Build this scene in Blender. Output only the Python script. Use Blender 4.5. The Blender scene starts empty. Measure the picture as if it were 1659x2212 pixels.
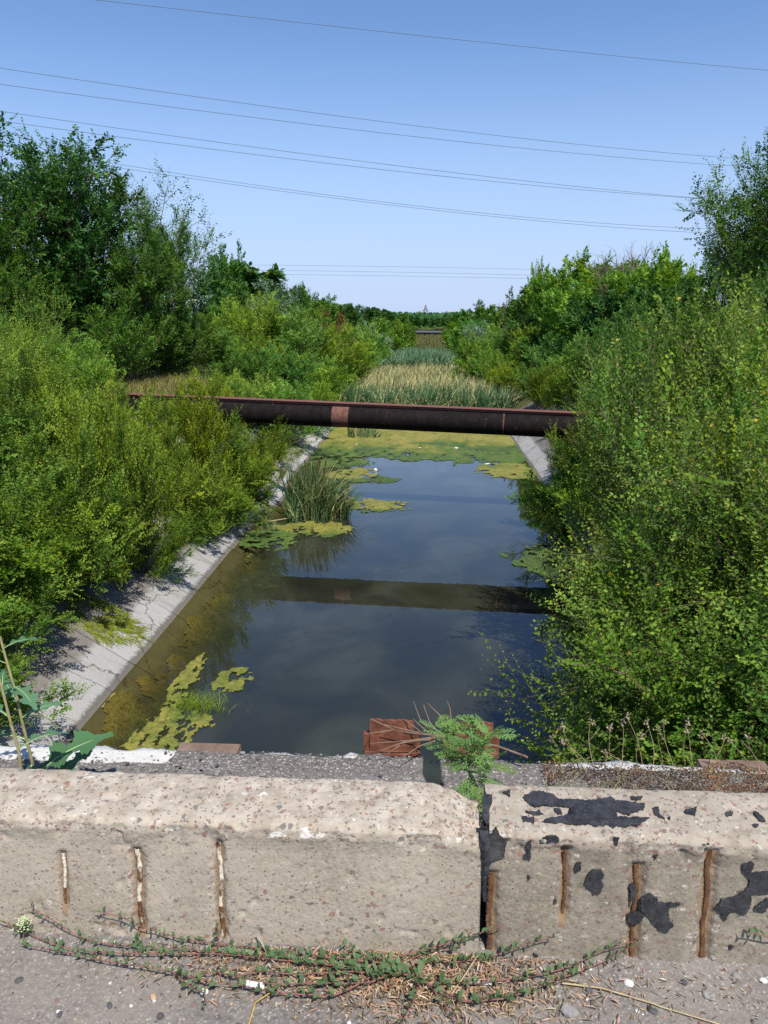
import bpy, bmesh, math, random
import numpy as np
from math import radians, sin, cos, pi
from mathutils import Vector
R = np.random.default_rng(11)
random.seed(5)
sc = bpy.context.scene
col = sc.collection

# ------------------------------------------------------------------ camera
F, PITCH, YAW = 1661.0, radians(14.2), radians(3.27)
cam_d = bpy.data.cameras.new('camera'); cam = bpy.data.objects.new('camera', cam_d); col.objects.link(cam)
cam.location = (0, 0, 6); cam.rotation_euler = (pi/2 - PITCH, 0, YAW)
cam_d.sensor_fit = 'VERTICAL'; cam_d.sensor_height = 24; cam_d.lens = 24*F/2212
cam_d.clip_start = .05; cam_d.clip_end = 5000
sc.camera = cam
# ------------------------------------------------------------------ sky and sun
SD = Vector((-.28, .60, -1.0))
el = math.asin(1/SD.length); az = math.atan2(-SD.x, -SD.y)
w = bpy.data.worlds.new('World'); sc.world = w; w.use_nodes = True
nt = w.node_tree; nt.nodes.clear()
sky = nt.nodes.new('ShaderNodeTexSky'); sky.sky_type = 'NISHITA'; sky.sun_disc = False
sky.sun_elevation = el; sky.sun_rotation = az; sky.air_density = 1.0; sky.dust_density = .35; sky.ozone_density = 2.2; sky.altitude = 100
bg = nt.nodes.new('ShaderNodeBackground'); bg.inputs[1].default_value = .12
wo = nt.nodes.new('ShaderNodeOutputWorld')
tc_ = nt.nodes.new('ShaderNodeTexCoord'); sx_ = nt.nodes.new('ShaderNodeSeparateXYZ'); nt.links.new(tc_.outputs[0], sx_.inputs[0])
mr_ = nt.nodes.new('ShaderNodeMapRange'); nt.links.new(sx_.outputs[2], mr_.inputs[0]); mr_.inputs[1].default_value = 0.; mr_.inputs[2].default_value = .33; mr_.inputs[3].default_value = .85; mr_.inputs[4].default_value = .0; mr_.interpolation_type = 'SMOOTHSTEP'
mx_ = nt.nodes.new('ShaderNodeMix'); mx_.data_type = 'RGBA'; nt.links.new(mr_.outputs[0], mx_.inputs[0]); nt.links.new(sky.outputs[0], mx_.inputs[6]); mx_.inputs[7].default_value = (3.35, 4.3, 6.1, 1)   # pale summer haze low in the sky
hs_ = nt.nodes.new('ShaderNodeHueSaturation'); hs_.inputs['Saturation'].default_value = 1.16; hs_.inputs['Hue'].default_value = .508; nt.links.new(mx_.outputs[2], hs_.inputs['Color']); nt.links.new(hs_.outputs[0], bg.inputs[0]); nt.links.new(bg.outputs[0], wo.inputs[0])
sd = bpy.data.lights.new('sun', 'SUN'); sd.energy = 4.2; sd.angle = radians(.53); sd.color = (1, .955, .88)
sun = bpy.data.objects.new('sun', sd); col.objects.link(sun); sun.rotation_euler = SD.to_track_quat('-Z', 'Y').to_euler()
sun.location = (20, -30, 50)
vs = sc.view_settings; sc.display_settings.display_device = 'sRGB'
vs.view_transform = 'Standard'; vs.look = 'None'; vs.gamma = 1; vs.use_curve_mapping = False; vs.exposure = .4
cy = sc.cycles; cy.max_bounces = 7; cy.diffuse_bounces = 3; cy.glossy_bounces = 3; cy.transmission_bounces = 4
cy.transparent_max_bounces = 8; cy.caustics_reflective = False; cy.caustics_refractive = False; cy.sample_clamp_indirect = 6
cy.use_denoising = False

# ------------------------------------------------------------------ pixel -> place (photo at 1659 x 2212)
_f = np.array([-sin(YAW)*cos(PITCH), cos(YAW)*cos(PITCH), -sin(PITCH)]); _r = np.array([cos(YAW), sin(YAW), 0]); _u = np.cross(_r, _f)
CAM = np.array([0, 0, 6.0])
def ray(px, py): return _f + _r*(px-829.5)/F + _u*(1106-py)/F
def atz(px, py, z): d = ray(px, py); return CAM + d*((z-6)/d[2])
def aty(px, py, Y): d = ray(px, py); return CAM + d*(Y/d[1])

# ------------------------------------------------------------------ noise
def _hash(i, j, k, s):
    h = (i*374761393 + j*668265263 + k*2147483647 + s*1274126177) & 0xffffffff
    h = ((h ^ (h >> 13))*1274126177) & 0xffffffff
    h = (h ^ (h >> 16)) & 0xffffffff
    return h/4294967295.0
def vnoise(x, y, z=0.0, s=0):
    x, y, z = np.broadcast_arrays(np.asarray(x, float), np.asarray(y, float), np.asarray(z, float))
    i, j, k = np.floor(x).astype(np.int64), np.floor(y).astype(np.int64), np.floor(z).astype(np.int64)
    u, v, w_ = x-i, y-j, z-k
    u, v, w_ = u*u*(3-2*u), v*v*(3-2*v), w_*w_*(3-2*w_)
    def L(a, b, t): return a+(b-a)*t
    c = [_hash(i+a, j+b, k+c_, s) for c_ in (0, 1) for b in (0, 1) for a in (0, 1)]
    return L(L(L(c[0], c[1], u), L(c[2], c[3], u), v), L(L(c[4], c[5], u), L(c[6], c[7], u), v), w_)
def fbm(x, y, z=0.0, s=0, o=4):
    t, a, f, n = 0, .5, 1.0, 0
    for q in range(o): t = t + a*vnoise(np.asarray(x)*f, np.asarray(y)*f, np.asarray(z)*f, s+q); n += a; a *= .5; f *= 2.03
    return t/n
def sstep(a, b, x): t = np.clip((x-a)/(b-a), 0, 1); return t*t*(3-2*t)

# ------------------------------------------------------------------ objects
def tag(o, label=None, cat=None, group=None, kind=None):
    if label: o['label'] = label
    if cat: o['category'] = cat
    if group: o['group'] = group
    if kind: o['kind'] = kind
    return o
def link(o, parent=None):
    col.objects.link(o)
    if parent: o.parent = parent
    return o
def empty(name, loc=(0, 0, 0), rz=0):
    o = bpy.data.objects.new(name, None); o.location = loc; o.rotation_euler.z = rz; o.empty_display_size = .1
    return link(o)
def mesh(name, V, F_, m, attrs=None, smooth=False):
    """F_: list of int arrays (n, k)"""
    me = bpy.data.meshes.new(name); V = np.asarray(V, np.float32).reshape(-1, 3)
    me.vertices.add(len(V)); me.vertices.foreach_set('co', V.ravel())
    F_ = [np.asarray(f, np.int32) for f in F_ if len(f)]
    lv = np.concatenate([f.ravel() for f in F_]); cnt = np.concatenate([np.full(len(f), f.shape[1], np.int32) for f in F_])
    st = np.concatenate([[0], np.cumsum(cnt)[:-1]]).astype(np.int32)
    me.loops.add(len(lv)); me.loops.foreach_set('vertex_index', lv)
    me.polygons.add(len(cnt)); me.polygons.foreach_set('loop_start', st)
    try: me.polygons.foreach_set('loop_total', cnt)
    except Exception: pass
    me.polygons.foreach_set('use_smooth', np.full(len(cnt), smooth))
    me.update(calc_edges=True)
    for k, a in (attrs or {}).items():
        at = me.attributes.new(k, 'FLOAT', 'POINT'); at.data.foreach_set('value', np.asarray(a, np.float32).ravel())
    me.materials.append(m)
    return me
def obj(name, V, F_, m, parent=None, attrs=None, smooth=False):
    return link(bpy.data.objects.new(name, mesh(name, V, F_, m, attrs, smooth)), parent)
def inst(o, parent=None):
    c = o.copy(); col.objects.link(c); c.parent = parent; return c
def copy_tree(o):
    c = inst(o)
    for ch in o.children: inst(ch, c)
    return c
class G:
    """collects geometry"""
    def __init__(s): s.V, s.F, s.A, s.n = [], {}, [], 0
    def add(s, V, F_, a=None):
        V = np.asarray(V, float).reshape(-1, 3)
        for f in (F_ if isinstance(F_, list) else [F_]):
            f = np.asarray(f)
            if len(f): s.F.setdefault(f.shape[1], []).append(f+s.n)
        s.V.append(V); s.n += len(V); s.A.append(np.broadcast_to(np.asarray(0 if a is None else a, float), (len(V),)))
        return s
    def build(s, name, m, parent=None, smooth=False):
        return obj(name, np.concatenate(s.V), [np.concatenate(f) for f in s.F.values()], m, parent, {'v': np.concatenate(s.A)}, smooth)
BOXF = np.array([[0, 1, 3, 2], [4, 6, 7, 5], [0, 4, 5, 1], [2, 3, 7, 6], [0, 2, 6, 4], [1, 5, 7, 3]])
def boxv(x0, x1, y0, y1, z0, z1): return np.array([[x, y, z] for x in (x0, x1) for y in (y0, y1) for z in (z0, z1)], float)
def bevbox(x0, x1, y0, y1, z0, z1, b=.01, jit=0):
    bm = bmesh.new(); vs_ = [bm.verts.new(v) for v in boxv(x0, x1, y0, y1, z0, z1)]
    for f in BOXF: bm.faces.new([vs_[i] for i in f])
    bmesh.ops.bevel(bm, geom=list(bm.edges), offset=b, segments=2, profile=.6, affect='EDGES')
    bmesh.ops.triangulate(bm, faces=bm.faces[:])
    V = np.array([v.co[:] for v in bm.verts]); bm.verts.index_update()
    Fq = np.array([[v.index for v in f.verts] for f in bm.faces]); bm.free()
    if jit: V = V + R.normal(0, jit, V.shape)
    return V, Fq

def norm(a): return a/np.maximum(np.linalg.norm(a, axis=-1, keepdims=True), 1e-9)
def tubes(P, r0, r1, sides=4, a=None):
    """P [N,K,3] -> tapered tubes"""
    P = np.asarray(P, float)
    if P.ndim == 2: P = P[None]
    N, K, _ = P.shape
    T = norm(np.gradient(P, axis=1)); ref = np.where(np.abs(T[..., 2:3]) > .8, np.array([1., .2, 0]), np.array([.1, .2, 1.]))
    ref = np.broadcast_to(ref[:, :1], T.shape)
    A = norm(np.cross(T, ref)); B = np.cross(T, A)
    r0 = np.broadcast_to(np.asarray(r0, float), (N,))[:, None]; r1 = np.broadcast_to(np.asarray(r1, float), (N,))[:, None]
    rr = r0+(r1-r0)*np.linspace(0, 1, K)[None]
    an = np.arange(sides)*2*pi/sides
    V = P[:, :, None]+rr[:, :, None, None]*(A[:, :, None]*np.cos(an)[None, None, :, None]+B[:, :, None]*np.sin(an)[None, None, :, None])
    i = (np.arange(N)[:, None, None]*K+np.arange(K-1)[None, :, None])*sides; s = np.arange(sides)[None, None, :]; s2 = (s+1) % sides
    Fq = np.stack([i+s, i+s2, i+sides+s2, i+sides+s], -1).reshape(-1, 4)
    return V.reshape(-1, 3), Fq
def ribbons(P, W, side):
    """flat blades: P [N,K,3], W [N,K] half widths, side [N,3]"""
    N, K, _ = P.shape; S = side[:, None]*W[..., None]
    V = np.stack([P-S, P+S], 2).reshape(-1, 3)
    i = (np.arange(N)[:, None]*K+np.arange(K-1)[None])*2
    return V, np.stack([i, i+1, i+3, i+2], -1).reshape(-1, 4)
def polyl(p, d, L, K, up=0, wob=.1, rg=R):
    d = norm(d); P = [p]; L = np.broadcast_to(np.asarray(L, float), (len(p),))[:, None]
    U = np.array([0, 0, 1.0])
    for k in range(K-1):
        P.append(P[-1]+d*L/(K-1)); d = norm(d+U*up/(K-1)+rg.normal(0, wob, d.shape))
    return np.stack(P, 1)
def sample(P, idx, t):
    K = P.shape[1]; f = np.clip(t*(K-1), 0, K-1.001); i = f.astype(int); u = (f-i)[:, None]
    a, b = P[idx, i], P[idx, i+1]
    return a+(b-a)*u, norm(b-a)
def kids(P, L, n, t0, t1, Lf, a0, a1, up=0, bend=0, wob=.1, K=4, rg=R):
    N = len(P); idx = np.repeat(np.arange(N), n); q = np.tile(np.arange(n), N)
    t = t0+(t1-t0)*(q+rg.random(N*n))/n
    p, T = sample(P, idx, t)
    az_ = q*2.4+np.repeat(rg.random(N)*6.28, n)+rg.normal(0, .4, N*n); an = rg.uniform(a0, a1, N*n)
    A = norm(np.cross(T, rg.normal(0, .01, T.shape)+np.array([.3, .2, .93]))); B = np.cross(T, A)
    d = T*np.cos(an)[:, None]+(A*np.cos(az_)[:, None]+B*np.sin(az_)[:, None])*np.sin(an)[:, None]+np.array([0, 0, up])
    Lc = Lf(t, L[idx])*rg.uniform(.7, 1.25, N*n)
    return polyl(p, d, Lc, K, bend, wob, rg), Lc, idx, t
def leafset(P, L, nl, ll, lw, rg=R, fine=False, droop=.15, base_v=None, t0=.08, loose=.5):
    """leaves set alternately on both sides of every twig"""
    N = len(P); idx = np.repeat(np.arange(N), nl); q = np.tile(np.arange(nl), N)
    t = t0+(1-t0)*(q+.5*rg.random(N*nl))/nl
    p, T = sample(P, idx, t)
    upv = norm(np.array([0, 0, 1.0])+rg.normal(0, loose, (N, 3)))[idx]
    S = norm(np.cross(T, upv))*np.where(q % 2, 1, -1)[:, None]
    D = norm(T*.6+S*.8+np.array([0, 0, -droop])+rg.normal(0, .22, T.shape))
    Nn = norm(np.cross(D, np.cross(upv, D))+rg.normal(0, .25, D.shape)); Sd = norm(np.cross(D, Nn)); Nn = np.cross(Sd, D)
    l = ll*rg.uniform(.55, 1.15, N*nl)*(1-.35*t**3)*(.7+.6*rg.random(N))[idx]; ww = l*lw
    l, ww = l[:, None], ww[:, None]
    p = p+D*l*.08
    vb = (rg.random(N) if base_v is None else base_v)[idx]
    v = np.clip(.55*vb+.25*rg.random(N*nl)+.25*t**2, 0, .93); v = np.where(rg.random(N*nl) > .992, .99, v)
    if fine:
        V = np.stack([p, p+D*l*.3+Sd*ww*.9+Nn*ww*.18, p+D*l*.68+Sd*ww*.75+Nn*ww*.12, p+D*l-Nn*l*.12,
                      p+D*l*.68-Sd*ww*.75+Nn*ww*.12, p+D*l*.3-Sd*ww*.9+Nn*ww*.18], 1)
        b = np.arange(N*nl)[:, None]*6
        Fq = np.concatenate([b+np.array([0, 1, 2, 3]), b+np.array([0, 3, 4, 5])]); return V.reshape(-1, 3), Fq, np.repeat(v, 6)
    V = np.stack([p, p+D*l*.45+Sd*ww+Nn*ww*.25, p+D*l, p+D*l*.45-Sd*ww+Nn*ww*.25], 1)
    b = np.arange(N*nl)[:, None]*4
    return V.reshape(-1, 3), np.concatenate([b+np.array([0, 1, 2]), b+np.array([0, 2, 3])]), np.repeat(v, 4)

# ------------------------------------------------------------------ materials
class M:
    def __init__(s, name):
        s.m = bpy.data.materials.new(name); s.m.use_nodes = True; s.t = s.m.node_tree; s.t.nodes.clear(); s.out = s.t.nodes.new('ShaderNodeOutputMaterial')
    def n(s, ty, ins=None, o=0, **pr):
        nd = s.t.nodes.new(ty)
        for k, v in pr.items(): setattr(nd, k, v)
        for k, v in (ins or {}).items():
            if isinstance(v, bpy.types.NodeSocket): s.t.links.new(v, nd.inputs[k])
            elif v is not None:
                try: nd.inputs[k].default_value = v
                except Exception: nd.inputs[k].default_value = (*v, 1)
        return nd.outputs[o] if o is not None else nd
    def mix(s, f, a, b, bl='MIX'):
        return s.n('ShaderNodeMix', {0: f, 6: a if isinstance(a, bpy.types.NodeSocket) else (*a, 1), 7: b if isinstance(b, bpy.types.NodeSocket) else (*b, 1)}, 2, data_type='RGBA', blend_type=bl)
    def ma(s, op, a, b=0., c=None): return s.n('ShaderNodeMath', {0: a, 1: b} if c is None else {0: a, 1: b, 2: c}, operation=op)
    def ramp(s, f, st):
        nd = s.t.nodes.new('ShaderNodeValToRGB'); s.t.links.new(f, nd.inputs[0]); cr = nd.color_ramp
        while len(cr.elements) < len(st): cr.elements.new(.5)
        for e, (p, c) in zip(cr.elements, st): e.position = p; e.color = (*c, 1) if not isinstance(c, (int, float)) else (c, c, c, 1)
        return nd.outputs[0]
    def mr(s, f, a, b, c=0., d=1.): return s.n('ShaderNodeMapRange', {0: f, 1: a, 2: b, 3: c, 4: d})
    def attr(s, name, o=2): return s.n('ShaderNodeAttribute', None, o, attribute_name=name)
    def pos(s): return s.n('ShaderNodeNewGeometry')
    def oc(s): return s.n('ShaderNodeTexCoord', None, 3)
    def noise(s, v, sc_, de=4, ro=.55, di=0, o=0): return s.n('ShaderNodeTexNoise', {'Vector': v, 'Scale': sc_, 'Detail': de, 'Roughness': ro, 'Distortion': di}, o)
    def vor(s, v, sc_, o=0, feature='F1', r=1.): return s.n('ShaderNodeTexVoronoi', {'Vector': v, 'Scale': sc_, 'Randomness': r}, o, feature=feature)
    def map(s, v, scale=(1, 1, 1), loc=(0, 0, 0)): return s.n('ShaderNodeMapping', {0: v, 1: loc, 3: scale})
    def bump(s, h, st, di=.01, nrm=None): return s.n('ShaderNodeBump', {'Height': h, 'Strength': st, 'Distance': di, 'Normal': nrm})
    def pr(s, c, ro=.8, b=None, spec=.3, metal=0.):
        x = s.n('ShaderNodeBsdfPrincipled', {'Base Color': c, 'Roughness': ro, 'Normal': b, 'Specular IOR Level': spec, 'Metallic': metal}); s.surf(x); return s.m
    def surf(s, x): s.t.links.new(x, s.out.inputs[0])
def simple(name, c, ro=.7, spec=.3, var=.25, scale=40):
    m = M(name); n = m.noise(m.oc(), scale, 3); c = np.array(c)
    return m.pr(m.ramp(n, [(.3, tuple(c*(1-var))), (.7, tuple(c*(1+var)))]), ro, None, spec)
def leafmat(name, dark, mid, light, odd=(.32, .25, .03), trans=.38, ro=.55, spec=.18):
    m = M(name); v = m.attr('v')
    c = m.ramp(v, [(0, dark), (.45, mid), (.85, light), (.95, light), (.97, odd)])
    rnd = m.n('ShaderNodeObjectInfo', None, 5); tint = m.n('ShaderNodeObjectInfo', None, 1)
    c = m.n('ShaderNodeHueSaturation', {'Hue': m.mr(rnd, 0, 1, .488, .512), 'Saturation': m.mr(rnd, 0, 1, 1.05, .92), 'Value': m.mr(rnd, 0, 1, .88, 1.14), 'Color': c})
    big = m.noise(m.pos(), .9, 2); c = m.mix(1., c, m.ramp(big, [(.3, (.82, .86, .8)), (.7, (1.16, 1.12, 1.1))]), 'MULTIPLY')
    c = m.mix(1., c, tint, 'MULTIPLY')
    b = m.n('ShaderNodeBsdfPrincipled', {'Base Color': c, 'Roughness': ro, 'Specular IOR Level': spec})
    tc = m.mix(1., c, (1.15, 1.2, .55), 'MULTIPLY')
    t = m.n('ShaderNodeBsdfTranslucent', {0: tc})
    m.surf(m.n('ShaderNodeMixShader', {0: trans, 1: b, 2: t})); return m.m
LM = {
 'elm': leafmat('elm_leaf', (.036, .1, .012), (.12, .235, .02), (.33, .44, .04), odd=(.5, .36, .04)),
 'lime': leafmat('lime_leaf', (.05, .12, .012), (.155, .26, .018), (.33, .42, .03), odd=(.5, .42, .04)),
 'dark': leafmat('dark_leaf', (.026, .08, .018), (.06, .145, .028), (.125, .23, .045), trans=.34),
 'mid': leafmat('mid_leaf', (.04, .115, .018), (.1, .21, .028), (.2, .33, .045)),
 'grey': leafmat('silver_leaf', (.13, .19, .13), (.2, .27, .19), (.3, .36, .26), trans=.2),
 'rust': leafmat('red_leaf', (.09, .05, .025), (.13, .085, .03), (.17, .14, .035), trans=.3),
 'reed': leafmat('reed_leaf', (.03, .09, .045), (.07, .16, .06), (.5, .42, .2), odd=(.42, .34, .18), trans=.25),
 'cane': leafmat('cane_leaf', (.05, .12, .06), (.11, .2, .11), (.2, .3, .17), trans=.25),
 'hay': leafmat('hay_blade', (.13, .13, .04), (.26, .23, .09), (.42, .36, .17), odd=(.5, .44, .26), trans=.3),
}
def barkmat(name, a, b):
    m = M(name); o = m.oc(); n = m.noise(m.map(o, (3, 3, .7)), 7, 5, .6)
    return m.pr(m.ramp(n, [(.3, a), (.7, b)]), .9, m.bump(n, .6, .03), .15)
BARK = barkmat('bark', (.05, .038, .028), (.15, .12, .09)); DEAD = barkmat('dead_wood', (.12, .09, .075), (.27, .22, .19)); TWIGD = barkmat('dark_twig_bark', (.06, .045, .028), (.13, .1, .06)); TWIG = barkmat('twig_bark', (.1, .075, .045), (.25, .2, .14))

# ground
def Hh(x, y):
    x = np.asarray(x, float); y = np.asarray(y, float)
    d = np.maximum(-5.15-x, x-4.25)
    top = 3.0+.25*(fbm(x*.15, y*.15, 0, 3)-.5)*2+.012*np.clip(np.abs(x)-14, 0, 200)
    top = top-.9*sstep(150, 400, y)
    z = np.where(d < 0, np.maximum(d*.62, -1.35), np.minimum(d*.62, top))
    # soft shoulder
    z = np.where(d > 0, top-np.logaddexp(0, (top-d*.62)*4)/4+.0, z)
    z = np.where(d > 0, np.minimum(z, d*.62), z)
    fill = sstep(44, 60, y)*.0+sstep(70, 120, y)*1.5     # the channel is silted up further on
    z = np.maximum(z, np.minimum(-1.35+fill, .25))
    emb = 4.3*(1-sstep(2.8, 7.5, y)); z = np.where(np.abs(x+.45) > 6.6, np.maximum(z, emb*sstep(6.6, 7.2, np.abs(x+.45))), z)
    return z
m = M('soil'); p = m.pos(); n1 = m.noise(p, .35, 5); n2 = m.noise(p, 6, 6, .7)
c = m.mix(n1, (.075, .085, .028), (.17, .15, .07)); c = m.mix(m.mr(n2, .45, .62), c, (.11, .085, .055))
SOIL = m.pr(c, .95, m.bump(n2, .7, .08), .1)
def axis(a, b, st, far, k=1.35):
    A = list(np.arange(a, b, st)); s = st; x = A[-1]
    while x < far[1]: s *= k; x += s; A.append(x)
    s = st; x = A[0]
    while x > far[0]: s *= k; x -= s; A.insert(0, x)
    return np.array(A)
gx, gy = axis(-22, 22, .42, (-2500, 2500)), axis(-12, 90, .8, (-300, 3500))
X, Y = np.meshgrid(gx, gy); Z = Hh(X, Y)
def gridf(ny, nx):
    i = (np.arange(ny-1)[:, None]*nx+np.arange(nx-1)[None]).ravel(); return np.stack([i, i+1, i+nx+1, i+nx], 1)
Z = np.where((np.abs(X+.45) < 12) & (Y < 2.5), np.minimum(Z, 3.3), Z)
Z = Z-.10*(sstep(-6.6, -6.0, X)*0+((X < -3) | (X > 2)) * (np.abs(X+.45) < 12.5) * (Y < 46))
tag(obj('ground', np.stack([X, Y, Z], -1), [gridf(len(gy), len(gx))], SOIL, smooth=True), kind='structure')

# ------------------------------------------------------------------ concrete bank lining, laid slab by slab
m = M('bank_concrete'); p = m.pos(); n1 = m.noise(p, .9, 6, .65); n2 = m.noise(p, 14, 5, .7); z = m.n('ShaderNodeSeparateXYZ', {0: p}, 2)
zz = m.ma('ADD', z, m.ma('MULTIPLY', m.ma('SUBTRACT', n2, .5), .12))
dry = m.ramp(n1, [(.3, (.15, .135, .12)), (.7, (.25, .23, .205))]); dry = m.mix(m.mr(n2, .52, .72, 0, .7), dry, (.09, .08, .07))
pale = m.mix(n2, (.36, .35, .33), (.46, .45, .43)); c = m.mix(m.mr(zz, .38, .46), pale, dry)
peb = m.vor(p, 22); c = m.mix(m.mr(peb, .14, .1, 0, .8), c, (.5, .47, .42))
slime = m.mix(m.mr(m.noise(p, 1.6, 5, .65), .4, .6), (.09, .085, .05), (.2, .175, .09)); slime = m.mix(m.mr(z, -.34, -.1, 0, .75), slime, (.2, .185, .14)); c = m.mix(m.ma('MULTIPLY', m.mr(zz, .085, .05), .8), c, (.07, .06, .045)); c = m.mix(m.mr(zz, .03, -.03), c, slime)
c = m.mix(m.mr(m.n('ShaderNodeObjectInfo', None, 5), 0, 1, 0, .25), c, (.16, .15, .13)); c = m.mix(m.mr(m.noise(m.map(p, (.5, 1.6, .5)), 1.1, 5, .7), .5, .7, 0, .5), c, (.13, .115, .095)); c = m.mix(m.mr(m.vor(m.n('ShaderNodeVectorMath', {0: p, 1: m.n('ShaderNodeVectorMath', {0: m.noise(p, 2.5, 4, .6, 0, 1), 3: .5}, 0, operation='SCALE')}, 0, operation='ADD'), .6, 0, 'DISTANCE_TO_EDGE'), .010, .004, 0, .7), c, (.06, .055, .045))
SLAB = m.pr(c, .9, m.bump(m.ma('ADD', n2, m.ma('MULTIPLY', peb, .4)), .5, .02), .2)
sl = math.atan(.62); run = 2.36
slabs = []
for side in (-1, 1):
    t = empty('bank_lining', ((-5.15 if side < 0 else 4.25), 0, 0))
    tag(t, 'grey concrete slab lining on the left bank, pale band at the waterline' if side < 0 else 'grey concrete slab lining on the right bank under the overhanging shrubs', 'bank lining')
    for row, (s0, s1) in enumerate(((-2.4, 2.55), (2.58, 5.3))):
        Vb, Fb = bevbox(s0, s1, -run/2+.02, run/2-.02, -.12, 0, .014)
        me = None
        for k in range(18):
            y = 2.9+k*(run)+run/2+(1.1 if side > 0 else 0)
            if me is None: o = obj('slab', Vb, [Fb], SLAB, t); me = o
            else: o = inst(me, t)
            a = sl+R.normal(0, .006)
            if side < 0: o.rotation_euler = (R.normal(0, .004), 0, 0); o.rotation_euler.y = a; o.scale = (-1, 1, 1)
            else: o.rotation_euler = (R.normal(0, .004), -a, 0)
            out = .22 if (side < 0 and k == 9 and row == 0) else R.normal(0, .012)
            o.location = (-out*side*cos(sl), y, out*.1*0+R.normal(0, .008)+(.07 if (side < 0 and k == 9 and row == 0) else 0))

# ------------------------------------------------------------------ water
m = M('canal_water'); p = m.pos(); xs = m.n('ShaderNodeSeparateXYZ', {0: p}); 
d = m.ma('MINIMUM', m.ma('ADD', xs, 5.15), m.ma('SUBTRACT', 4.25, xs))
d = m.ma('ADD', d, m.ma('MULTIPLY', m.ma('SUBTRACT', m.noise(p, 1.3, 4), .5), .7))
murk_refl_n = m.noise(m.map(p, (1, .75, 1)), .55, 5, .55, .6)
murk_cloud_refl = m.ramp(murk_refl_n, [(.36, (.018, .02, .013)), (.5, (.027, .029, .017)), (.68, (.046, .05, .033))])  # murk colour; its lighter patches are painted in for soft cloud reflections
mk = m.n('ShaderNodeBsdfDiffuse', {0: murk_cloud_refl}); tr = m.n('ShaderNodeBsdfTransparent', {0: (.8, .78, .58, 1)})
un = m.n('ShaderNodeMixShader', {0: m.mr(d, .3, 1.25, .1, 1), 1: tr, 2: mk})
bp = m.bump(m.noise(m.map(p, (1, .6, 1)), 3.2, 3, .5), .018, .05)
gl = m.n('ShaderNodeBsdfGlossy', {0: (1, 1, 1, 1), 1: .004, 'Normal': bp}); fr = m.n('ShaderNodeFresnel', {0: 1.52, 1: bp})
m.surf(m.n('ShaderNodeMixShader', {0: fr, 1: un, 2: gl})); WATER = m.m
wx, wy = np.linspace(-5.9, 5.0, 12), np.linspace(-11, 80, 40); X, Y = np.meshgrid(wx, wy)
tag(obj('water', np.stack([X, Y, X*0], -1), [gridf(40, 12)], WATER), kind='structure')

# ------------------------------------------------------------------ algae: floating and sunken
def algmat(name, cols, ro=.7):
    m = M(name); v = m.attr('v'); p = m.pos(); n = m.noise(p, 9, 5, .7); f = m.ma('ADD', v, m.ma('MULTIPLY', m.ma('SUBTRACT', n, .5), .55))
    c = m.ramp(f, cols); st = m.noise(p, 2.2, 4); c = m.mix(m.mr(st, .35, .7, 0, .35), c, m.ramp(n, [(.3, (.04, .06, .012)), (.7, (.16, .17, .03))])); sp_ = m.noise(m.map(p, (.5, .6, 1)), 20, 5, .75); c = m.mix(m.mr(sp_, .5, .36, 0, .75), c, (.03, .045, .012)); c = m.mix(m.mr(sp_, .56, .7, 0, .5), c, (.42, .38, .12)); s2_ = m.noise(p, 75, 4, .7); c = m.mix(m.mr(s2_, .5, .38, 0, .7), c, (.06, .075, .015)); c = m.mix(m.mr(s2_, .57, .68, 0, .6), c, (.45, .42, .13))
    return m.pr(c, ro, m.bump(n, .7, .03), .35)
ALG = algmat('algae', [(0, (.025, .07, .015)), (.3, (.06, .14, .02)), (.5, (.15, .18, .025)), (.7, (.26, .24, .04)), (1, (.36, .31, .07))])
SUNK = algmat('sunken_algae', [(0, (.13, .1, .035)), (.5, (.3, .23, .075)), (1, (.42, .34, .15))])
def algae(name, label, x0, x1, y0, y1, st, fn, z=.008, amp=.025, mat_=None, sx=1., follow=None, sy=1.6):
    x, y = np.arange(x0, x1, st), np.arange(y0, y1, st*sy); X, Y = np.meshgrid(x, y)
    msk, val = fn(X, Y)
    Z = z+amp*fbm(X*7, Y*5, 0, 9, 3)*np.clip(msk*3, 0, 1) if follow is None else follow(X, Y)+z+amp*fbm(X*7, Y*5, 0, 9, 3)
    rg_ = fbm(X*16, Y*9, 0, 66, 4)-.5+.7*(fbm(X*2.2, Y*6, 1, 68, 4)-.5); msk = msk+rg_*1.1*np.clip(1-np.abs(msk), 0, 1)-sstep(.6, .68, fbm(X*7, Y*4.5, 2, 67, 4))*.9; X2 = X+st*(fbm(X*9, Y*9, 0, 20, 2)-.5)*1.4; Y2 = Y+st*sy*(fbm(X*9, Y*9, 3, 21, 2)-.5)*1.4
    Fq = gridf(*X.shape); ok = (msk.ravel()[Fq] > 0).sum(1) >= 3; Fq = Fq[ok]
    us, inv = np.unique(Fq, return_inverse=True)
    V = np.stack([X2, Y2, Z], -1).reshape(-1, 3)[us]
    return tag(obj(name, V, [inv.reshape(-1, 4)], mat_ or ALG, None, {'v': val.ravel()[us]}, True), label, 'algae', None, 'stuff')
def ell(X, Y, cx, cy, rx, ry): return 1-((X-cx)/rx)**2-((Y-cy)/ry)**2
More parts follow.
